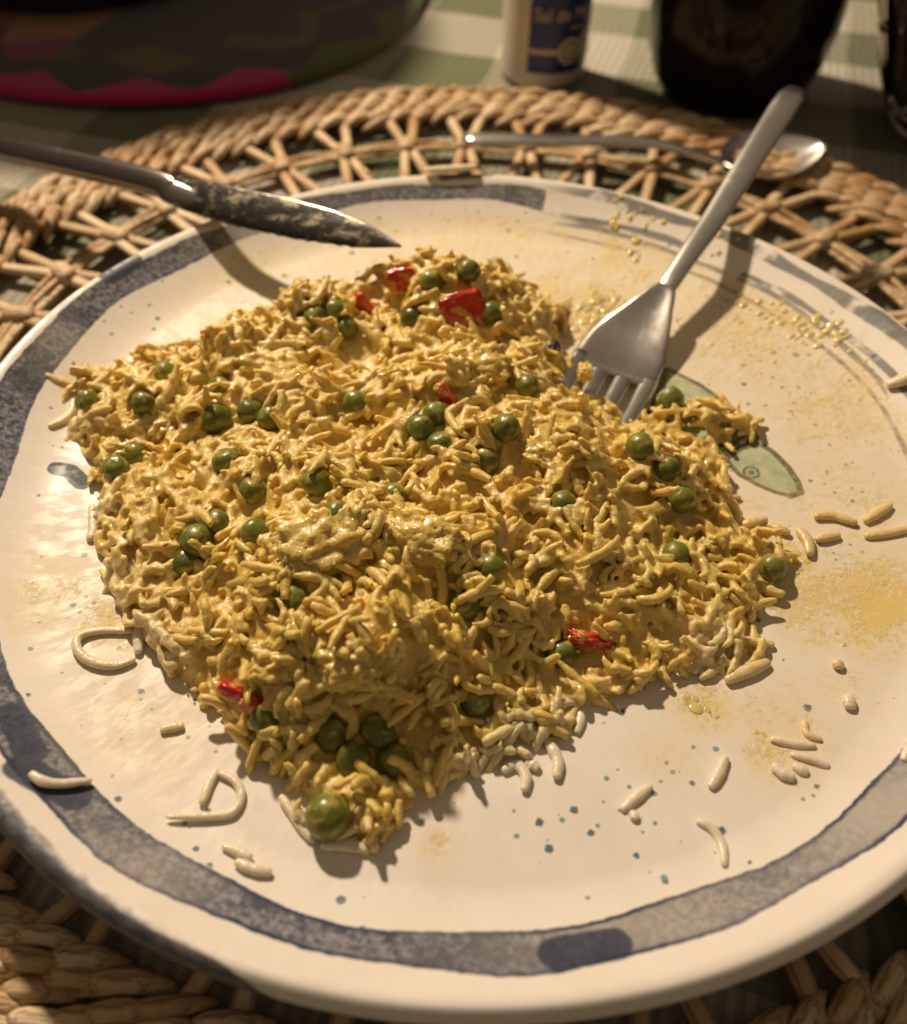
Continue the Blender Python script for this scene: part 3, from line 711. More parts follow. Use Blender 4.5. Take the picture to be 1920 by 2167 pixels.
lone = at(655, 1630, float(plate_z(np.array([-0.028]), np.array([-0.1]))[0])+0.0046); solids.append((lone, 0.0050))
dark = hit_food(1098, 703); solids.append((dark, 0.003))
SOLC = np.array([s[0] for s in solids]); SOLR = np.array([s[1] for s in solids])

# fork goes through here: tines are pushed into the rice, head kept clear
def grain_rows(L, r, bend, twist, taper, n=9, k=7, flat=0.85):
    rows = []
    for i in range(n):
        t = i/(n-1); x = (t-0.5)*L
        e = max(0.45, (math.sin(math.pi*(0.09+0.82*t)))**0.36)*(1-taper*(t-0.5))*(1+0.13*math.sin(t*17+L*9e3)+0.07*math.sin(t*31+bend*4e4))
        cyb = bend*(1-(2*t-1)**2); czb = twist*math.sin(math.pi*2*t)
        rows.append([(x, cyb+r*e*math.cos(2*math.pi*j/k), czb+r*flat*e*math.sin(2*math.pi*j/k)) for j in range(k)])
    return rows
GV = []
for i in range(24):
    r = random.Random(100+i)
    L = r.choice((r.uniform(0.0050, 0.0075), r.uniform(0.0075, 0.0105), r.uniform(0.0090, 0.0130)))
    V, F_ = rings(grain_rows(L, r.uniform(0.00105, 0.00142), r.uniform(-0.0018, 0.0018), r.uniform(-.0004, .0004), r.uniform(-.5, .5)))
    GV.append((np.array(V), F_))
def place_grain(x, y, depth, yaw, tilt, roll, s):
    n = heap_n(x, y)
    z = float(heap_z(np.array([x]), np.array([y]))[0])
    t = Vector((math.cos(yaw), math.sin(yaw), 0)); t = (t - n*t.dot(n)).normalized(); b = n.cross(t)
    R3 = Matrix((t, b, n)).transposed() @ Matrix.Rotation(tilt, 3, 'Y') @ Matrix.Rotation(roll, 3, 'X')
    c = Vector((x, y, z)) - n*depth
    return np.array(R3)*s, np.array(c)
def clear(c, margin=0.0009):
    d = np.linalg.norm(SOLC-c, axis=1)
    if np.any(d < SOLR+margin*0.3): return False
    # does it hide one of the set-in things from the lens?
    v = c-CAM; dist = np.linalg.norm(v); v = v/dist
    t = (SOLC-CAM)@v; off = np.linalg.norm(SOLC-CAM-t[:, None]*v, axis=1)
    blk = (dist < t) & (off < SOLR*0.70+0.0009)
    return not (np.any(blk) and random.random() < 0.86)
inside = np.argwhere(SD > 0.0010)
_gx, _gy = np.gradient(hh, gs); _sl = np.sqrt(1+_gx**2+_gy**2)[inside[:, 0], inside[:, 1]]
inside = inside[rng.choice(len(inside), 12000, p=np.clip(_sl, 1, 3)/np.clip(_sl, 1, 3).sum())]
flow = lambda x, y: 2.6*float(vnoise(np.array([x]), np.array([y]), 0.020, 31)[0]) + 1.2*float(vnoise(np.array([x]), np.array([y]), 0.009, 32)[0])
BV, BF = [], []; nb = 0; AXIS = []
def add_blob(V, Fs):
    global nb
    BV.append(V); BF.extend([tuple(q+nb for q in f) for f in Fs]); nb += len(V)
tops = []
N_G = 3600
for k in range(N_G):
    i, j = inside[random.randrange(len(inside))]
    x = gx[i]+random.uniform(-.5, .5)*gs; y = gy[j]+random.uniform(-.5, .5)*gs
    cl_ = float(vnoise(np.array([x]), np.array([y]), 0.012, 41)[0])
    if cl_ < -0.25 and random.random() < 0.5: continue
    depth = -0.0007 - 0.0014*max(0, cl_) + abs(random.gauss(0, 0.0017)); yaw = flow(x, y)+random.gauss(0, 0.7)
    tilt = random.gauss(0, 0.34); roll = random.uniform(-.6, .6); s = random.uniform(.85, 1.12)
    R3, c = place_grain(x, y, depth, yaw, tilt, roll, s)
    if not clear(c): continue
    vi = random.randrange(24)
    proud = depth < 0.0002
    if proud and len(tops) < 1400: tops.append((R3, c, vi)); 
    else: add_blob(GV[vi][0] @ R3.T + c, GV[vi][1]); AXIS.append((R3, c, vi))
# the 300 grains that show best stay separate; the others are stuck together in the sauce
tops.sort(key=lambda t: np.linalg.norm(t[1]-CAM) + 0.05*random.random())
sep = tops[:300]
for R3, c, vi in tops[300:]: add_blob(GV[vi][0] @ R3.T + c, GV[vi][1]); AXIS.append((R3, c, vi))
# crumbs and clots of sauce
sph = []
bm = bmesh.new(); bmesh.ops.create_icosphere(bm, subdivisions=1, radius=1.0)
SV = np.array([v.co[:] for v in bm.verts]); SF = [tuple(v.index for v in f.verts) for f in bm.faces]; bm.free()
for k in range(2400):
    i, j = inside[random.randrange(len(inside))]; x, y = gx[i], gy[j]
    z = float(heap_z(np.array([x]), np.array([y]))[0]); r = random.uniform(0.0005, 0.0014)
    c = np.array([x, y, z+random.uniform(-.0012, .0007)])
    if not clear(c, 0.0004): continue
    add_blob(SV*np.array([r*random.uniform(.8, 1.5), r*random.uniform(.8, 1.5), r*random.uniform(.7, 1.1)]) + c, SF)
# body of the heap under the grains, a closed block
st_ = 2
bi = np.arange(0, TX.shape[0], st_); bj = np.arange(0, TX.shape[1], st_)
HX, HY = TX[np.ix_(bi, bj)], TY[np.ix_(bi, bj)]
low = plate_z(HX, HY)-0.0008
zt = np.maximum(plate_z(HX, HY)+hh[np.ix_(bi, bj)]-0.0013*np.clip(np.sqrt(1+_gx**2+_gy**2)[np.ix_(bi, bj)], 1, 2.5)**1.3, low-0.0006)
# sink the body where solids sit
for c, r in solids:
    dd = np.hypot(HX-c[0], HY-c[1]); zt = np.where((dd < r) & (zt > c[2]-r*0.2), np.maximum(c[2]-r*0.2, low), zt)
zb = low-0.0012
n1_, n2_ = HX.shape; idt = np.arange(n1_*n2_).reshape(n1_, n2_); off = n1_*n2_
Ft = np.stack([idt[:-1, :-1], idt[1:, :-1], idt[1:, 1:], idt[:-1, 1:]], -1).reshape(-1, 4)
keep = (SD[np.ix_(bi, bj)] > -0.001); kq = keep[:-1, :-1] & keep[1:, :-1] & keep[1:, 1:] & keep[:-1, 1:]
Ft = Ft[kq.ravel()]
ed = {}
for f in Ft:
    for a, b in zip(f, np.roll(f, -1)): ed[(a, b)] = ed.get((a, b), 0)+1
side = [(b, a, a+off, b+off) for (a, b) in ed if (b, a) not in ed]
add_blob(np.concatenate([np.stack([HX, HY, zt], -1).reshape(-1, 3), np.stack([HX, HY, zb], -1).reshape(-1, 3)]),
         [tuple(f) for f in Ft] + [tuple(q+off for q in f[::-1]) for f in Ft] + side)
def fuse(name, V, Fs, voxel, mat, it=3, fac=0.5):
    me = bpy.data.meshes.new('tmp'); me.from_pydata(V.tolist() if hasattr(V, 'tolist') else V, [], Fs); me.update()
    to = bpy.data.objects.new('tmp', me); C.objects.link(to)
    md = to.modifiers.new('r', 'REMESH'); md.mode = 'VOXEL'; md.voxel_size = voxel; md.use_smooth_shade = True
    sm = to.modifiers.new('s', 'SMOOTH'); sm.iterations = it; sm.factor = fac
    dg = bpy.context.evaluated_depsgraph_get(); dg.update()
    out = bpy.data.meshes.new_from_object(to.evaluated_get(dg)); out.name = name
    bpy.data.objects.remove(to); bpy.data.meshes.remove(me)
    out.materials.clear(); out.materials.append(mat)
    out.polygons.foreach_set('use_smooth', np.ones(len(out.polygons), bool))
    return out
def whiteness(x, y):
    """grains along the heap's clean edge carry little sauce"""
    w_ = np.zeros(np.shape(x))
    for px, py, rad, s in ((1050, 1530, 90, 1.0), (940, 1540, 60, .55), (260, 1280, 90, .65), (210, 1020, 60, .6), (230, 1180, 60, .6), (1410, 1320, 70, .7), (1130, 1440, 60, .6), (600, 1640, 50, .6), (700, 1700, 60, .7), (140, 860, 50, .5), (330, 1320, 60, .7)):
        p = hit_plate(px, py); r_ = px2m(rad, p)
        w_ = np.maximum(w_, s*np.exp(-((x-p[0])**2+(y-p[1])**2)/(r_*r_)))
    return w_
heap = thing('rice_heap', 'heap of sticky yellow curried rice on the plate', 'rice', (0, 0, 0))
hm = fuse('clotted_rice', np.concatenate(BV), BF, 0.00045, M_RICE, 3, 0.5)
co = np.empty(len(hm.vertices)*3, np.float32); hm.vertices.foreach_get('co', co); co = co.reshape(-1, 3)
attr(hm, 'white', whiteness(co[:, 0], co[:, 1]))
from mathutils.kdtree import KDTree
kd_ = KDTree(len(AXIS)*7); gval = []
for R3, c, vi in AXIS:
    V = GV[vi][0]; q = random.random()
    for row in (1, 2, 3, 4, 5, 6, 7):
        kd_.insert(V[row*7:(row+1)*7].mean(0) @ R3.T + c, len(gval)); gval.append(q)
kd_.balance()
gv_ = np.zeros(len(co), np.float32)
for i_ in range(len(co)):
    _, k_, d_ = kd_.find(co[i_])
    if d_ < 0.0018: gv_[i_] = (0.25+0.75*gval[k_])*min(1.0, (0.0018-d_)/0.0005)
attr(hm, 'grain', gv_)
o = obj('clotted_rice', hm, None, heap); o['kind'] = 'stuff'; o['label'] = 'rice stuck together in thick yellow sauce'
GM = []
for wv in (0.0, 0.75):
    row = []
    for V, F_ in GV:
        me = mesh('rice_grain', V, F_, M_RICE); attr(me, 'white', np.full(len(V), wv)); attr(me, 'grain', np.full(len(V), random.uniform(.1, .75))); row.append(me)
    GM.append(row)
for R3, c, vi in sep:
    wv = float(whiteness(np.array([c[0]]), np.array([c[1]]))[0])
    o = obj('rice_grain', GM[1 if wv > 0.4 else 0][vi], None, heap)
    m4 = Matrix(R3.tolist()).to_4x4(); m4.translation = Vector(c); o.matrix_local = m4

# ------------------------------------------------------------------ peas, chicken, pepper
pair = 'flattened pea of a touching pair next to the large glossy pea on the knife side'
pair2 = 'pea of a touching pair at the heap edge beside the painted dark tail'
trio = 'pea of a group of three beside the narrow red pepper sliver'
crest = 'small pea peeking over the heap crest beside the standing red pepper square'
pair3 = 'pea of a touching pair below the thin red pepper strip'
pair4 = 'pea of a pair at the heap edge next to the fork tines'
four = 'pea of a cluster of four in the shaded hollow at the foot of the heap'
PEA_L = ['green pea alone on the heap slope below the knife heel', 'green pea perched just behind a larger glossy pea on the knife side', 'green pea at the thin trailing end of the heap towards the band',
    'wrinkled pea beside the small chicken chip at the knife side', 'large glossy pea in front of a smaller one on the knife side', pair, pair, pair2, pair2, 'pea with rice stuck over it on the knife side slope',
    'dark pea sunk in a hollow between the largest chicken chunk and the knife side', 'small pea sunk between rice ridges behind the largest chicken chunk', 'pea sunk in rice behind the gap between the two largest chicken chunks',
    'large pea leading a trio at the heap edge beside the largest chicken chunk', 'pea hidden under the large pea of the trio at the heap edge', 'dark pea tucked behind the large pea of the trio at the heap edge',
    'dark pea half hidden against the side of the largest chicken chunk', 'dark pea in the shade beneath the largest chicken chunk', trio, trio, trio, 'pea alone between two red pepper pieces near the heap crest', 'pea touching the side of the largest red pepper square',
    crest, crest, 'pea alone on open rice between the flat chicken piece and the thin pepper strip', pair3, pair3, 'cracked pea next to the touching pair below the thin pepper strip', 'large pea with rice leaning on it beside the crumbly chicken piece',
    'sauce-spattered pea next to the chicken chunk by the fork', 'dark pea sunk under a ledge of rice near the crumbly chicken piece', 'pea crossed by a rice grain on the slope facing the fork side', pair4, pair4,
    'small bright pea at the heap edge facing the painted fish snout', 'small half-covered pea low on the slope facing the trailing smear', 'large pea sitting right below the torn chicken chunk', 'pea half hidden in rice just below the large pea under the torn chicken',
    'pea touching the crumpled red pepper shred', 'dark pea alone in shade on the steep lower face of the heap', 'pea touching the low red pepper corner', four, four, four, four,
    'sauce-smeared pea where the heap thins into the trailing smear', 'pea barely showing behind the largest chicken chunk']
for k, (c, r) in enumerate(peas):
    o = obj('green_pea', PM[k % 6]); o.location = c; o.scale = (r, r*random.uniform(.94, 1.03), r*random.uniform(.9, 1.0))
    o.rotation_euler = (random.uniform(-.6, .6), random.uniform(-.6, .6), random.uniform(0, 6))
    tag(o, PEA_L[k], 'pea', 'peas buried in the rice heap')
p = hit_plate(652, 1672); r = 0.0047
o = obj('green_pea', PM[0]); o.location = lone; o.scale = (r, r, r); o.rotation_euler = (0.4, 0.3, 1.0)
tag(o, 'large bright green pea standing uncovered on the plate at the tip of the rice heap', 'pea')
def lumpy(name, sx, sy, sz, mat, seed, amp=0.27, freq=2.6, sub=4):
    bm = bmesh.new(); bmesh.ops.create_cube(bm, size=2.0)
    bmesh.ops.subdivide_edges(bm, edges=bm.edges[:], cuts=2**sub-1, use_grid_fill=True)
    r = random.Random(seed); off = Vector((r.uniform(-9, 9), r.uniform(-9, 9), r.uniform(-9, 9)))
    for v in bm.verts:
        n = v.co.normalized(); q = v.co*0.62 + n*0.42
        q *= 1 + amp*mnoise.noise(q*freq+off) + amp*0.55*mnoise.noise(q*freq*2.6+off) + amp*0.25*mnoise.noise(q*freq*6+off)
        v.co = Vector((q.x*sx, q.y*sy, q.z*sz))
    me = bpy.data.meshes.new(name); bm.to_mesh(me); bm.free()
    me.polygons.foreach_set('use_smooth', [True]*len(me.polygons)); me.materials.append(mat); return me
CL = ['largest lumpy chunk of pale chicken in the middle of the rice heap', 'torn chunk of chicken beside the largest chunk, between it and a pea',
      'chicken chunk next to the red pepper strip under a layer of rice', 'flat sauce-coated chicken piece behind the pea cluster, near the red pepper squares',
      'small chicken chip between peas at the knife side of the heap', 'chicken lump in the steep lower face of the heap above the two whole peas', 'small chicken bit beside two peas at the thin edge of the heap',
      'crumbly chicken piece between two peas on the fork side of the heap', 'chicken piece overhanging the hollow with a cluster of peas']
for k, (c, wd, ht, rot) in enumerate(chunks):
    o = obj('chicken_chunk', lumpy('chicken_chunk', wd*0.45, wd*0.33, min(ht, wd)*0.37, M_CHICK, 40+k)); o.location = c
    o.rotation_euler = (math.radians(18), 0, math.radians(rot)); tag(o, CL[k], 'chicken', 'chicken pieces in the curry')
PL = ['red pepper square standing at the crest of the heap beside the knife tip', 'narrow red pepper sliver tucked beside a group of peas', 'largest red pepper square, half coated with sauce',
      'thin red pepper strip poking out between a chicken chunk and peas', 'crumpled bright red pepper shred beside a lone pea', 'red pepper strip low in the heap beside a pea', 'small red pepper corner touching a pea low in the heap']
for k, (c, wd, ht, rot, kind) in enumerate(peppers):
    if kind: me = lumpy('red_pepper', wd*0.5, ht*0.38, ht*0.34, M_PEP, 70+k, 0.45, 2.4)
    else: me = lumpy('red_pepper', wd*0.50, 0.0014, ht*0.55, M_PEP, 70+k, 0.10, 1.6)
    o = obj('red_pepper_piece', me); o.location = c
    o.rotation_euler = (math.radians(-28), math.radians(-rot), math.radians(random.uniform(-15, 15)))
    tag(o, PL[k], 'pepper', 'red pepper pieces in the curry')
o = obj('clove', lumpy('clove', 0.0028, 0.0022, 0.002, M_CLOVE, 91, 0.3)); o.location = dark+np.array([0, 0, .0008])
tag(o, 'dark brown clove lying in sauce beside the fork', 'spice')

# ------------------------------------------------------------------ loose grains lying on the plate
def loose(pts, wpx, sauce, label, group='loose rice grains on the plate', n=11, flat=0.75, lift=0.0):
    P = [hit_plate(*q) for q in pts]
    r = px2m(wpx, P[0])/2*0.92
    c = sum(P)/len(P); q = spline([p-c+np.array([0, 0, r*flat*0.85+lift]) for p in P], n)
    radii = [r*max(0.34, math.sin(math.pi*(0.08+0.84*i/(n-1)))**0.4)*random.uniform(.88, 1.08) for i in range(n)]
    V, F_ = tube(q, radii, 9, flat)
    me = mesh('rice_grain', V, F_, M_WRICE); attr(me, 'sauce', np.full(len(V), sauce))
    sb = None
    o = obj('rice_grain', me); o.location = c
    md = o.modifiers.new('s', 'SUBSURF'); md.levels = 1; md.render_levels = 1
    return tag(o, label, 'rice grain', group)
G = 'loose rice grains on the plate'
LOOSE = [([(62, 1545), (85, 1562), (125, 1568), (188, 1560)], 26, 0, 'curved white rice grain lying across the dark painted band'),
    ([(432, 1545), (470, 1560), (484, 1590), (470, 1622), (440, 1632), (326, 1634)], 24, .05, 'long hooked white rice grain bent round on the clean plate'),
    ([(436, 1538), (418, 1570), (403, 1610)], 26, .1, 'short white rice grain leaning in the hook of the long bent one'),
    ([(320, 1462), (345, 1456), (370, 1452)], 26, .35, 'stubby yellowish rice grain alone beside the heap shadow'),
    ([(444, 1690), (480, 1705), (505, 1716)], 26, 0, 'flat white rice grain, upper of a pair pressed together on bare glaze'),
    ([(470, 1722), (505, 1738), (545, 1745)], 30, 0, 'flat white rice grain, lower of a pair pressed together on bare glaze'),
    ([(560, 1590), (580, 1620), (612, 1665), (630, 1682)], 26, .2, 'white rice grain leaning beside the uncovered pea'),
    ([(640, 1692), (690, 1690), (742, 1702)], 30, .15, 'thick white rice grain lying under the uncovered pea'),
    ([(1300, 1570), (1270, 1595), (1238, 1622)], 27, .05, 'straight white rice grain with a crumb at its end'),
    ([(1260, 1622), (1270, 1640)], 24, 0, 'tiny white rice crumb at the end of a straight grain'),
    ([(1448, 1512), (1435, 1545), (1416, 1578)], 28, .1, 'plump white rice grain standing alone on clean glaze'),
    ([(1388, 1640), (1418, 1655), (1440, 1690), (1445, 1735)], 26, .1, 'curved white rice grain with an orange fleck near the painted band'),
    ([(1535, 1478), (1580, 1488), (1628, 1492)], 24, .15, 'slim rice grain topmost in the sauce-smeared cluster'),
    ([(1575, 1508), (1615, 1518), (1655, 1535)], 24, .1, 'slim white rice grain pointing out of the smeared cluster'),
    ([(1540, 1530), (1560, 1548), (1585, 1558)], 30, .05, 'broad white rice grain lowest in the smeared cluster'),
    ([(1580, 1530), (1600, 1542), (1612, 1548)], 26, .05, 'short white rice grain wedged in the smeared cluster'),
    ([(1605, 1440), (1610, 1468), (1640, 1480)], 20, .7, 'thin yellow bent rice grain above the smeared cluster'),
    ([(1690, 1392), (1695, 1420)], 32, .1, 'white rice crumb below a yellow sauce spot'),
    ([(1668, 1322), (1674, 1340)], 28, .4, 'yellowish rice crumb in a sauce spot'),
    ([(1622, 1036), (1660, 1034), (1710, 1050)], 26, .75, 'yellow rice grain behind the fish snout, longest of the stray three'),
    ([(1722, 1046), (1750, 1030), (1778, 1010)], 26, .7, 'yellow rice grain tilted up in the stray three'),
    ([(1722, 1075), (1765, 1070), (1830, 1055)], 24, .65, 'yellow rice grain running towards the rim in the stray three'),
    ([(1590, 1060), (1610, 1085), (1615, 1115)], 30, .7, 'yellow rice grain standing at the end of the trailing smear'),
    ([(1625, 1082), (1675, 1072)], 26, .65, 'yellow rice grain crossing the one at the end of the trailing smear'),
    ([(1530, 1050), (1575, 1070)], 26, .75, 'yellow rice grain in the trailing smear next to the heap'),
    ([(1480, 1052), (1530, 1040)], 26, .8, 'yellow rice grain where the trailing smear leaves the heap'),
    ([(1800, 1525), (1825, 1480)], 30, .0, 'white rice grain close to the painted band at the rim'),
    ([(1765, 776), (1800, 765), (1840, 745)], 34, .25, 'pale rice grain stuck on the inner slope beside the painted lines'),
    ([(1425, 1272), (1405, 1308), (1380, 1350)], 36, .25, 'fat pale rice grain propped on the edge of the heap'),
    ([(1535, 1325), (1490, 1345), (1445, 1365)], 34, .6, 'fat yellow rice grain lying at the edge of the heap'),
    ([(1440, 1278), (1490, 1285), (1545, 1292)], 30, .5, 'pale yellow rice grain above the fat one at the edge of the heap'),
    ([(1000, 1545), (1030, 1530), (1050, 1555), (1045, 1585)], 30, .0, 'curled white rice grain casting a shadow at the foot of the heap'),
    ([(1090, 1480), (1112, 1520), (1110, 1560)], 32, .05, 'upright white rice grain at the foot of the heap'),
    ([(1050, 1520), (1075, 1540)], 30, .0, 'short white rice grain between the curled and the upright one'),
    ([(1160, 1410), (1158, 1440), (1150, 1468)], 24, .1, 'white rice grain dangling from the edge of the heap'),
    ([(275, 1265), (200, 1262), (152, 1280), (170, 1320), (230, 1335), (275, 1318)], 26, .25, 'long pale rice grain looped round on the plate beside the heap'),
    ([(295, 1225), (280, 1270), (278, 1310)], 28, .0, 'stout white rice grain lying across the looped one'),
    ([(150, 800), (140, 835), (98, 858)], 24, .35, 'pale rice grain trailing off the thin end of the heap'),
    ([(92, 752), (120, 765), (150, 775)], 22, .8, 'yellow rice grain at the tip of the smear touching the band'),
    ([(185, 1010), (188, 1060), (180, 1085)], 24, .3, 'pale rice grain hanging over the knife side edge of the heap'),
    ([(845, 345), (900, 343), (955, 338)], 22, .15, 'flattened rice grain stuck on the rim of the plate')]
for pts, wpx, sa, lb in LOOSE: loose(pts, wpx, sa, lb)

# small clump of rice next to the fork
cl_v, cl_f = [], []; nb = 0; BV, BF = [], []
cc = hit_plate(1400, 850)
for k in range(46):
    a = random.uniform(0, 6.28); q = math.sqrt(random.random())
    x, y = cc[0]+0.0145*q*math.cos(a)+0.004*math.cos(a)*q, cc[1]+0.0085*q*math.sin(a)
    h = 0.0085*(1-q*q)*random.uniform(.5, 1); z = float(plate_z(np.array([x]), np.array([y]))[0])+0.0005+h
    E_ = Matrix.Rotation(random.uniform(0, 6.3), 3, 'Z') @ Matrix.Rotation(random.gauss(0, .35), 3, 'Y')
    V, F_ = GV[k % 24]; add_blob(V @ np.array(E_).T*0.85 + np.array([x, y, z]), F_)
for k in range(60):
    a = random.uniform(0, 6.28); q = math.sqrt(random.random()); x, y = cc[0]+0.015*q*math.cos(a), cc[1]+0.008*q*math.sin(a)
    add_blob(SV*random.uniform(.0009, .0024)+np.array([x, y, float(plate_z(np.array([x]), np.array([y]))[0])+0.0075*(1-q*q)*random.random()+.0005]), SF)
me = fuse('rice_clump', np.concatenate(BV), BF, 0.0005, M_RICE, 3); attr(me, 'white', np.zeros(len(me.vertices))); attr(me, 'grain', np.full(len(me.vertices), 0.35))
tag(obj('rice_clump', me), 'small separate clump of curried rice over the painted fish, beside the fork', 'rice')
pc = hit_plate(1335, 815)
o = obj('green_pea', PM[2]); o.location = at(1338, 798, ZP+.0058); o.scale = (.0042, .0045, .0040)
tag(o, 'wrinkled olive pea leaning on the small clump beside the fork', 'pea')

# ------------------------------------------------------------------ smears and beads of sauce
nb = 0; BV, BF = [], []
def beads(px, py, rx, ry, n, s0, s1, rot=0, flat=0.45):
    for k in range(int(n*0.45)):
        a = random.uniform(0, 6.28); q = math.sqrt(random.random())
        u, v = rx*q*math.cos(a), ry*q*math.sin(a); t = math.radians(rot)
        p = hit_plate(px+u*math.cos(t)-v*math.sin(t), py+u*math.sin(t)+v*math.cos(t))
        r = 1.15*random.uniform(s0, s1)*(1.0-0.35*q); ra = math.atan2(p[1], p[0])
        V = SV2*np.array([r*random.uniform(1.0, 1.7), r*random.uniform(.8, 1.3), r*flat*0.6])
        cz, sz = math.cos(ra), math.sin(ra)
        V = V @ np.array([[cz, -sz, 0], [sz, cz, 0], [0, 0, 1]]).T
        # lean with the slope of the plate
        sl = (float(plate_z(np.array([p[0]*1.01]), np.array([p[1]*1.01]))[0])-float(plate_z(np.array([p[0]]), np.array([p[1]]))[0]))/(0.01*math.hypot(p[0], p[1])+1e-9)
        V[:, 2] += (V[:, 0]*cz+V[:, 1]*sz)*sl
        add_blob(V+p+np.array([0, 0, r*0.05]), SF2)
bm = bmesh.new(); bmesh.ops.create_icosphere(bm, subdivisions=2, radius=1.0)
SV2 = np.array([v.co[:] for v in bm.verts]); SF2 = [tuple(v.index for v in f.verts) for f in bm.faces]; bm.free()
for a in ((1270, 440, 70, 30, 34, .0005, .0013), (1440, 480, 40, 40, 16, .0004, .0010), (1270, 495, 22, 24, 12, .0008, .0016), (1480, 620, 60, 35, 40, .0005, .0012), (1560, 640, 50, 40, 46, .0005, .0011), (1640, 660, 55, 45, 70, .0006, .0013),
          (1690, 720, 40, 35, 30, .0004, .0010), (1520, 700, 60, 40, 22, .0005, .0012), (1450, 690, 40, 30, 14, .0005, .0011), (1740, 930, 60, 70, 40, .0003, .0008), (1700, 860, 70, 60, 24, .0003, .0008), (1600, 790, 80, 50, 16, .0004, .0009),
          (1180, 600, 70, 30, 60, .0008, .0020), (1160, 650, 50, 40, 60, .0008, .0022), (1240, 600, 30, 20, 24, .0006, .0015), (1395, 1412, 46, 12, 34, .0005, .0013, 32), (1540, 1480, 50, 16, 30, .0004, .0011, 35), (1520, 1440, 60, 40, 16, .0003, .0007),
          (1560, 1120, 50, 40, 60, .0007, .0018), (1540, 1190, 40, 30, 40, .0006, .0015), (1760, 1200, 80, 60, 40, .0003, .0008), (1740, 1280, 60, 20, 16, .0003, .0008), (410, 600, 30, 50, 22, .0003, .0008), (470, 520, 20, 50, 20, .0003, .0009), (650, 480, 40, 40, 14, .0003, .0008),
          (730, 345, 6, 8, 5, .0006, .0012), (1240, 400, 14, 8, 8, .0006, .0012), (120, 750, 36, 14, 26, .0005, .0013), (200, 790, 40, 18, 30, .0006, .0016), 
           (1680, 1350, 40, 30, 12, .0003, .0008), (500, 470, 18, 30, 14, .0004, .0010), (880, 470, 60, 40, 12, .0003, .0007)):
    beads(*a)
o = obj('sauce_smears', fast_mesh('sauce_smears', np.concatenate(BV), np.array(BF), M_SAUCE))
tag(o, 'beads and smears of yellow curry sauce left on the plate', 'sauce', kind='stuff')

# ------------------------------------------------------------------ cutlery
def frame_rows(P, width, thick, n=16, power=2.6, side=None, up=Vector((0, 0, 1))):
    rows = []; P = [Vector(p) for p in P]
    for i, p in enumerate(P):
        t = (P[min(i+1, len(P)-1)]-P[max(i-1, 0)]).normalized(); s = t.cross(up).normalized(); q = s.cross(t)
        row = []
        for j in range(n):
            a = 2*math.pi*j/n; c, s_ = math.cos(a), math.sin(a)
            c = math.copysign(abs(c)**(2/power), c); s_ = math.copysign(abs(s_)**(2/power), s_)
            row.append(p + s*(width[i]/2*c) + q*(thick[i]/2*s_))
        rows.append(row)
    return rows
def to_local(V, o_, X_, up=Vector((0, 0, 1))):
    """local frame with x along the piece, so that brushing follows it"""
    X_ = Vector(X_).normalized(); Y_ = up.cross(X_).normalized(); Z_ = X_.cross(Y_)
    Mx = Matrix(((X_.x, Y_.x, Z_.x, o_[0]), (X_.y, Y_.y, Z_.y, o_[1]), (X_.z, Y_.z, Z_.z, o_[2]), (0, 0, 0, 1)))
    inv = Mx.inverted(); return [inv @ Vector(v) for v in V], Mx
# fork
f_neck = Vector(at(1322, 588, 0.0315)); f_rim = Vector(at(1428, 432, 0.0400)); f_end = Vector(at(1588, 178, 0.0560))
f_tip = Vector(at(1135, 900, 0.0255)); f_mid = Vector(at(1243, 705, 0.0235))
fork_dir = (f_neck-f_end).normalized()
fork = thing('fork', 'four-tined steel fork with its tines pushed into the rice', 'fork', f_tip)
def child(name, V, F_, mat, parent, X_):
    loc, Mx = to_local(V, sum((Vector(v) for v in V), Vector())/len(V), X_)
    o = obj(name, mesh(name, loc, F_, mat), None, parent)
    o.matrix_parent_inverse = Matrix.Identity(4)
    o.matrix_local = Matrix.Translation(-Vector(parent.location)) @ Mx
    return o
hp = spline([f_end, (f_end+f_rim)/2+Vector((0, 0, .0006)), f_rim, (f_rim+f_neck)/2+Vector((0, 0, .0004)), f_neck], 30)
wd = np.interp(np.linspace(0, 1, 30), [0, .03, .1, .6, .85, .95, 1], [.0060, .0098, .0102, .0078, .0066, .0064, .0040]); tk = np.interp(np.linspace(0, 1, 30), [0, .04, .6, .94, 1], [.0022, .0034, .0038, .0033, .0018])
V, F_ = rings(frame_rows(hp, wd, tk, 18, 2.5)); child('handle', V, F_, M_STEEL, fork, fork_dir)
hs = [Vector(p) for p in spline([f_neck+fork_dir*-0.003, f_neck, (f_neck*0.52+f_mid*0.48)+Vector((0, 0, -.0012)), f_mid+Vector((0, 0, -.0012)), (f_mid+f_tip)/2+Vector((0, 0, -.0018)), f_tip], 60)]
def fork_pt(s, t, off):
    u = s*59; i = min(int(u), 58); p = hs[i].lerp(hs[i+1], u-i)
    tg = (hs[min(i+2, 59)]-hs[max(i-1, 0)]).normalized(); sd = tg.cross(Vector((0, 0, 1))).normalized()
    sd = (sd + Vector((0, 0, 0.10))).normalized(); q = sd.cross(tg).normalized()
    hw = np.interp(s, [0, .10, .18, .27, .36, .46, .56, .68, .84, 1], [.0033, .0035, .0041, .0058, .0084, .0112, .0130, .0137, .0131, .0121])
    cup = 0.0016*np.interp(s, [0, .3, .6, 1], [0, 1, .8, .4])
    return p + sd*(hw*t) + q*(cup*(t*t) + off)
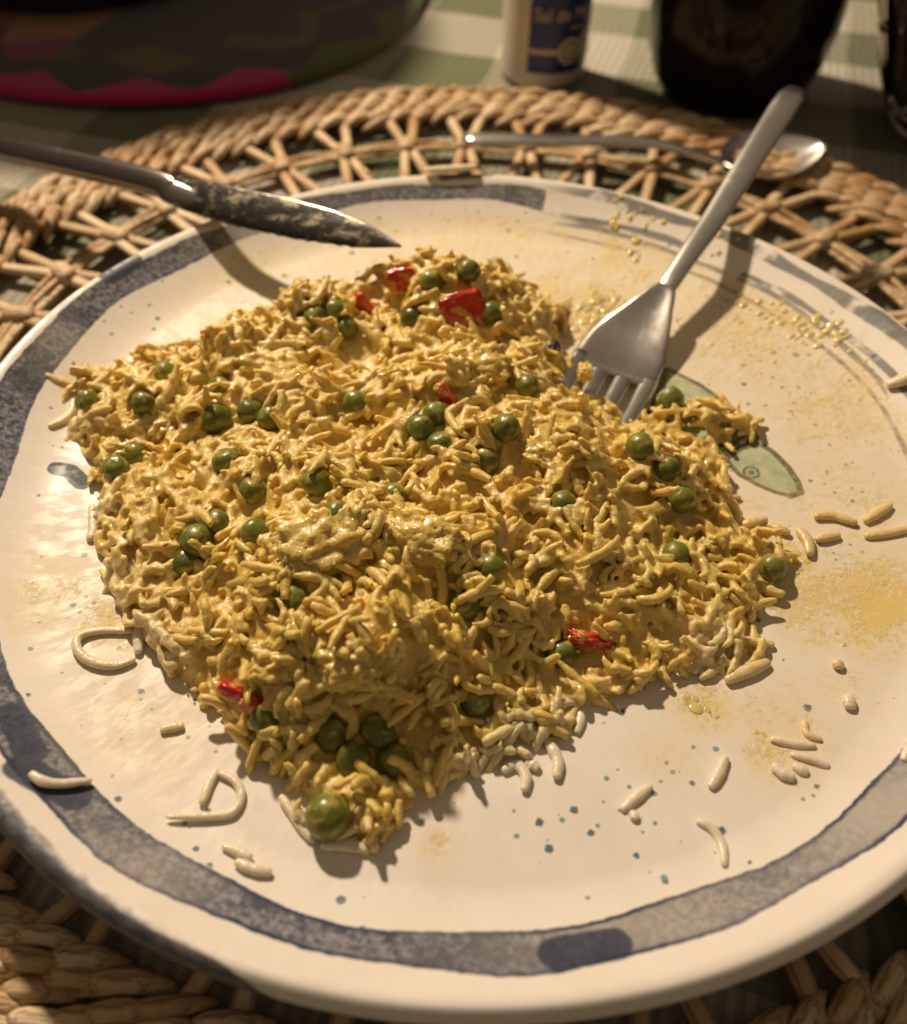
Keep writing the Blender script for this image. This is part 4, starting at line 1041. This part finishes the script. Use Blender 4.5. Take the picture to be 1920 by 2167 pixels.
def slab(s0, s1, t0, t1, ns, nt, th, taper=None, name='head', parent=fork):
    rows = []
    for i in range(ns):
        s = s0+(s1-s0)*i/(ns-1); row = []
        k = 1.0 if taper is None else taper(s)
        tc, hw = (t0+t1)/2, (t1-t0)/2*k
        thk = th*np.interp(s, [0, .2, .6, 1], [1.7, 1.15, 1.0, .75])
        for j in range(nt): tt = tc-hw+2*hw*j/(nt-1); e = 1-0.75*abs(2*j/(nt-1)-1)**6; row.append(fork_pt(s, tt, thk/2*e))
        for j in range(nt): jj = nt-1-j; tt = tc-hw+2*hw*jj/(nt-1); e = 1-0.75*abs(2*jj/(nt-1)-1)**6; row.append(fork_pt(s, tt, -thk/2*e))
        rows.append(row)
    V, F_ = rings(rows); return child(name, V, F_, M_STEEL, parent, hs[-1]-hs[0])
hd = slab(0.0, 0.685, -1, 1, 40, 15, 0.0019)
for i in range(4):
    tc = -0.81+0.54*i
    slab(0.65, 1.0, tc-0.20, tc+0.20, 20, 5, 0.00186, lambda s: float(np.interp(s, [.65, .69, .9, 1], [1.0, 1.0, .8, .4])), 'tine')
# crumbs on the fork
tag(obj('rice_crumb', lumpy('rice_crumb', .0020, .0026, .0017, M_RICE, 120, .3)), 'yellow rice crumb stuck on the root of the fork tines', 'rice crumb').location = Vector(at(1168, 742, .0295))

# knife
k_tip = Vector(at(801, 492, 0.0470)); k_heel = Vector(at(345, 384, 0.0395)); k_bol = Vector(at(300, 362, 0.0385)); k_end = k_bol + (k_bol-k_heel).normalized()*0.0 + (Vector(at(-190, 262, 0.020))-k_bol)
kd = (k_tip-k_heel).normalized()
knife = thing('knife', 'steak knife with food-smeared blade resting across the plate rim', 'knife', k_heel)
side_k = (Vector((0, 0, 1))*0.46 + Vector((0.22, 0.90, 0))).normalized(); side_k = (side_k - kd*side_k.dot(kd)).normalized(); nk = kd.cross(side_k)
L = (k_tip-k_heel).length; rows = []
for i in range(41):
    t = i/40; p = k_heel + kd*(L*t)
    top_ = np.interp(t, [0, .1, .5, .7, .85, .95, 1], [.0050, .0066, .0075, .0068, .0046, .0019, .0003])
    bot_ = np.interp(t, [0, .08, .3, .6, .85, 1], [-.0040, -.0055, -.0066, -.0060, -.0038, -.0003]) + (0.0003*math.sin(i*2.6) if .15 < t < .9 else 0)
    th_ = np.interp(t, [0, .1, 1], [.0026, .0016, .0007])
    row = []
    for y_, e in ((bot_, .06), (bot_*.6+top_*.4, .8), (top_*.9, 1.0), (top_, .8)): row.append(p+side_k*y_+nk*(th_/2*e))
    for y_, e in ((top_, .8), (top_*.9, 1.0), (bot_*.6+top_*.4, .8), (bot_, .06)): row.append(p+side_k*y_-nk*(th_/2*e))
    rows.append(row)
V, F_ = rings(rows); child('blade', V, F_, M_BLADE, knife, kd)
hp = spline([k_end, k_end.lerp(k_bol, .5)+Vector((0, 0, .001)), k_bol, k_heel, k_heel+kd*0.012], 32)
wd = np.interp(np.linspace(0, 1, 32), [0, .05, .4, .62, .8, 1], [.007, .0092, .0092, .0088, .0086, .0050]); tk = np.interp(np.linspace(0, 1, 32), [0, .05, .5, .66, .8, 1], [.004, .0068, .0068, .0048, .0026, .0010])
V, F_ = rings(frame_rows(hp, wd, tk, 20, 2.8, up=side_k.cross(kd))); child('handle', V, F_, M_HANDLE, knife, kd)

# spoon
s_end = Vector(at(922, 276, 0.0155)); s_mid = Vector(at(1280, 283, 0.0150)); s_nk = Vector(at(1440, 322, 0.0105)); s_tip = Vector(at(1648, 288, 0.0135))
s_bend = Vector(at(1375, 303, 0.0140))
spoon = thing('spoon', 'small steel spoon lying hollow side up on the straw placemat', 'spoon', s_nk)
hp = spline([s_end, s_end.lerp(s_mid, .5), s_mid, s_bend, s_nk], 30)
wd = np.interp(np.linspace(0, 1, 30), [0, .03, .15, .6, .9, 1], [.005, .0088, .0086, .0060, .0046, .0052]); tk = np.interp(np.linspace(0, 1, 30), [0, .03, .6, 1], [.002, .0032, .0034, .0030])
V, F_ = rings(frame_rows(hp, wd, tk, 16, 2.4)); child('handle', V, F_, M_STEEL, spoon, s_nk-s_end)
bd = (s_tip-s_nk).normalized(); bs = Vector((0, 0, 1)).cross(bd).normalized(); bu = bd.cross(bs); BL = (s_tip-s_nk).length; rows = []
BWID = 0.0185
def bowl_pt(t, a, off):
    w_ = BWID*math.sin(math.pi*min(1, max(0, t))**0.82)**0.72 if 0 < t < 1 else 0.0004
    dpt = 0.0075*(math.sin(math.pi*t)**0.8 if 0 < t < 1 else 0)
    c = s_nk + bd*(BL*t)
    return c + bs*(w_*a) + bu*(-dpt*(1-a*a) + off)
for i in range(31):
    t = i/30*0.998+0.001
    rows.append([bowl_pt(t, -1+2*j/14, .0006) for j in range(15)]+[bowl_pt(t, 1-2*j/14, -.0006) for j in range(15)])
V, F_ = rings(rows); child('bowl', V, F_, M_STEEL, spoon, bd)

# ------------------------------------------------------------------ things behind the plate
salt = thing('salt_canister', 'white plastic sea salt canister with navy blue label', 'canister', (0.0205, 0.3030, 0.0))
SR = 0.0212
V, F_ = lathe([(0.0, 0.0004), (SR*.9, 0.0004), (SR*.99, 0.0016), (SR, 0.004), (SR, 0.088), (SR*.98, 0.092), (SR*.8, 0.098), (SR*.72, 0.099), (0.0005, 0.099)], 72); obj('bottle_body', mesh('bottle_body', V, F_, M_PLASTIC), None, salt)
V, F_ = lathe([(0.0, 0.0992), (SR*.76, 0.0992), (SR*.78, 0.101), (SR*.78, 0.120), (SR*.74, 0.122), (0.0005, 0.122)], 60); obj('cap', mesh('cap', V, F_, M_BLUE), None, salt)
LA0, LA1 = math.radians(-113), math.radians(25)    # the label wraps from here to here
def on_cyl(a, z, off): return ((SR+off)*math.cos(a), (SR+off)*math.sin(a), z)
na_ = 40; rows_v = []; Lf = []
lz0, lz1 = 0.0088, 0.080
for i in range(na_+1):
    a = LA0+(LA1-LA0)*i/na_
    rows_v += [on_cyl(a, lz0, .0002), on_cyl(a, lz1, .0002), on_cyl(a, lz1, .0001), on_cyl(a, lz0, .0001)]
for i in range(na_): Lf += [(4*i, 4*i+4, 4*i+5, 4*i+1)]
lab = obj('label_sheet', mesh('label_sheet', rows_v, Lf, M_BLUE), None, salt)
def arc_strip(name, a0, a1, z0, z1, mat, parent, off=.0004):
    v, f = [], []
    for i in range(17):
        a = a0+(a1-a0)*i/16; v += [on_cyl(a, z0, off), on_cyl(a, z1, off)]
    for i in range(16): f.append((2*i, 2*i+2, 2*i+3, 2*i+1))
    return obj(name, mesh(name, v, f, mat), None, parent)
def arc_disc(name, a0, z0, r, mat, parent, off=.0005, ring_=0.0):
    v, f = [], []
    for i in range(33):
        t = 2*math.pi*i/32
        for q in ((ring_*r, r) if ring_ else (0.02*r, r)): v.append(on_cyl(a0+q*math.cos(t)/SR, z0+q*math.sin(t), off))
    for i in range(32): f.append((2*i, 2*i+1, 2*i+3, 2*i+2))
    return obj(name, mesh(name, v, f, mat), None, parent)
arc_strip('printed_stripe', LA0+.02, LA0+.75, 0.0180, 0.0200, M_CREAM, lab)
arc_disc('printed_emblem', LA0+.98, 0.0188, 0.0062, M_CREAM, lab, .0005, .72)
arc_disc('printed_emblem', LA0+.98, 0.0188, 0.0034, M_CREAM, lab, .0006, .3)
arc_disc('printed_emblem', LA0+1.50, 0.0208, 0.0062, M_CREAM, lab, .0005, .72)
arc_disc('printed_emblem', LA0+1.50, 0.0208, 0.0034, M_CREAM, lab, .0006, .3)
arc_strip('printed_swash', LA0+.85, LA0+1.9, 0.0440, 0.0468, M_GOLD, lab)
arc_strip('printed_dash', LA0+.95, LA0+1.25, 0.0290, 0.0300, M_GOLD, lab)
cu = bpy.data.curves.new('lettering', 'FONT'); cu.body = 'Sal de Mar'; cu.size = 0.0090; cu.resolution_u = 3
to = bpy.data.objects.new('tmp', cu); C.objects.link(to); dg = bpy.context.evaluated_depsgraph_get(); dg.update()
tm = bpy.data.meshes.new_from_object(to.evaluated_get(dg)); bpy.data.objects.remove(to)
for v in tm.vertices:
    x, y = v.co.x*0.82, v.co.y; v.co = on_cyl(LA0+.10+x/SR, 0.0328+y*0.95, .0005)
tm.materials.clear(); obj('lettering', tm, M_CREAM, lab)

JC = (0.1130, 0.2950)
jug = thing('drink_carafe', 'round-bellied glass carafe filled with a nearly black drink', 'carafe', (*JC, 0))
V, F_ = lathe([(0.0, 0.0006), (0.030, 0.0004), (0.0345, 0.002), (0.0385, 0.009), (0.0425, 0.022), (0.0445, 0.040), (0.0445, 0.060), (0.042, 0.085), (0.034, 0.110), (0.027, 0.125), (0.026, 0.15),
               (0.0235, 0.15), (0.0245, 0.126), (0.0315, 0.110), (0.0395, 0.085), (0.0420, 0.060), (0.0420, 0.040), (0.0412, 0.023), (0.0372, 0.0105), (0.032, 0.0045), (0.0005, 0.003)], 72)
obj('glass_wall', mesh('glass_wall', V, F_, M_GLASS), None, jug)
V, F_ = lathe([(0.0005, 0.0032), (0.0318, 0.0047), (0.0370, 0.0107), (0.0410, 0.0232), (0.0418, 0.040), (0.0418, 0.060), (0.0393, 0.085), (0.0313, 0.110), (0.0005, 0.1102)], 64)
obj('drink', mesh('drink', V, F_, M_DRINK), None, jug)

gl = thing('drinking_glass', 'smoky ribbed drinking glass standing beside the dark carafe', 'glass', (0.228, 0.262, 0))
rows = []
prof_o = [(0.036, 0.0005), (0.042, 0.002), (0.048, 0.012), (0.057, 0.03), (0.068, 0.06), (0.074, 0.085), (0.076, 0.095)]
prof_i = [(0.0735, 0.095), (0.0715, 0.085), (0.0655, 0.06), (0.0545, 0.03), (0.044, 0.012), (0.012, 0.008)]
for r, z in prof_o: rows.append([((r*(1+0.022*math.cos(14*2*math.pi*j/112)*(1 if .005 < z < .09 else 0)))*math.cos(2*math.pi*j/112), (r*(1+0.022*math.cos(14*2*math.pi*j/112)*(1 if .005 < z < .09 else 0)))*math.sin(2*math.pi*j/112), z) for j in range(112)])
for r, z in prof_i: rows.append([(r*math.cos(2*math.pi*j/112), r*math.sin(2*math.pi*j/112), z) for j in range(112)])
V, F_ = rings(rows); obj('glass_wall', mesh('glass_wall', V, F_, M_SMOKY), None, gl)
V, F_ = lathe([(0.0005, 0.0084), (0.0430, 0.0124), (0.0541, 0.03), (0.0605, 0.046), (0.0005, 0.0461)], 64); obj('drink', mesh('drink', V, F_, mat_simple('red_brown_drink', (0.075, 0.040, 0.036), 0.15)), None, gl)

TC = (-0.192, 0.388)
V, F_ = lathe([(0.0, 0.0), (0.143, 0.0), (0.1462, 0.0015), (0.147, 0.0035), (0.1455, 0.0055), (0.142, 0.0062), (0.12, 0.0060), (0.08, 0.0061), (0.0005, 0.0060)], 160)
tv = obj('trivet', mesh('trivet', [(x*(1+.006*math.sin(5*math.atan2(y, x))+.003*math.sin(13*math.atan2(y, x))), y*(1+.006*math.sin(5*math.atan2(y, x))), z) for x, y, z in V], F_, M_TRIV)); tv.location = (*TC, 0.0002)
tag(tv, 'round felt trivet in magenta, charcoal and olive patches under the black pot', 'trivet')
pot = thing('cooking_pot', 'black cooking pot standing on the colourful trivet', 'pot', (-0.250, 0.418, 0.0066))
V, F_ = lathe([(0.0, 0.0), (0.080, 0.0), (0.090, 0.004), (0.096, 0.012), (0.099, 0.05), (0.100, 0.195), (0.103, 0.198), (0.103, 0.201), (0.097, 0.201), (0.095, 0.05), (0.08, 0.012), (0.0005, 0.010)], 96)
obj('pot_body', mesh('pot_body', V, F_, M_POT), None, pot)
V, F_ = lathe([(0.104, 0.2015), (0.105, 0.205), (0.09, 0.221), (0.055, 0.231), (0.018, 0.235), (0.014, 0.240), (0.020, 0.254), (0.014, 0.258), (0.0005, 0.2585)], 96)
obj('lid', mesh('lid', V, F_, M_POT), None, pot)
for s in (-1, 1):
    q = spline([(s*0.097, -0.028, 0.142), (s*0.128, -0.022, 0.146), (s*0.132, 0, 0.148), (s*0.128, 0.022, 0.146), (s*0.097, 0.028, 0.142)], 20)
    V, F_ = tube(q, 0.005, 10); o = obj('handle', mesh('handle', V, F_, M_POT), None, pot); o.rotation_euler.z = 0.35
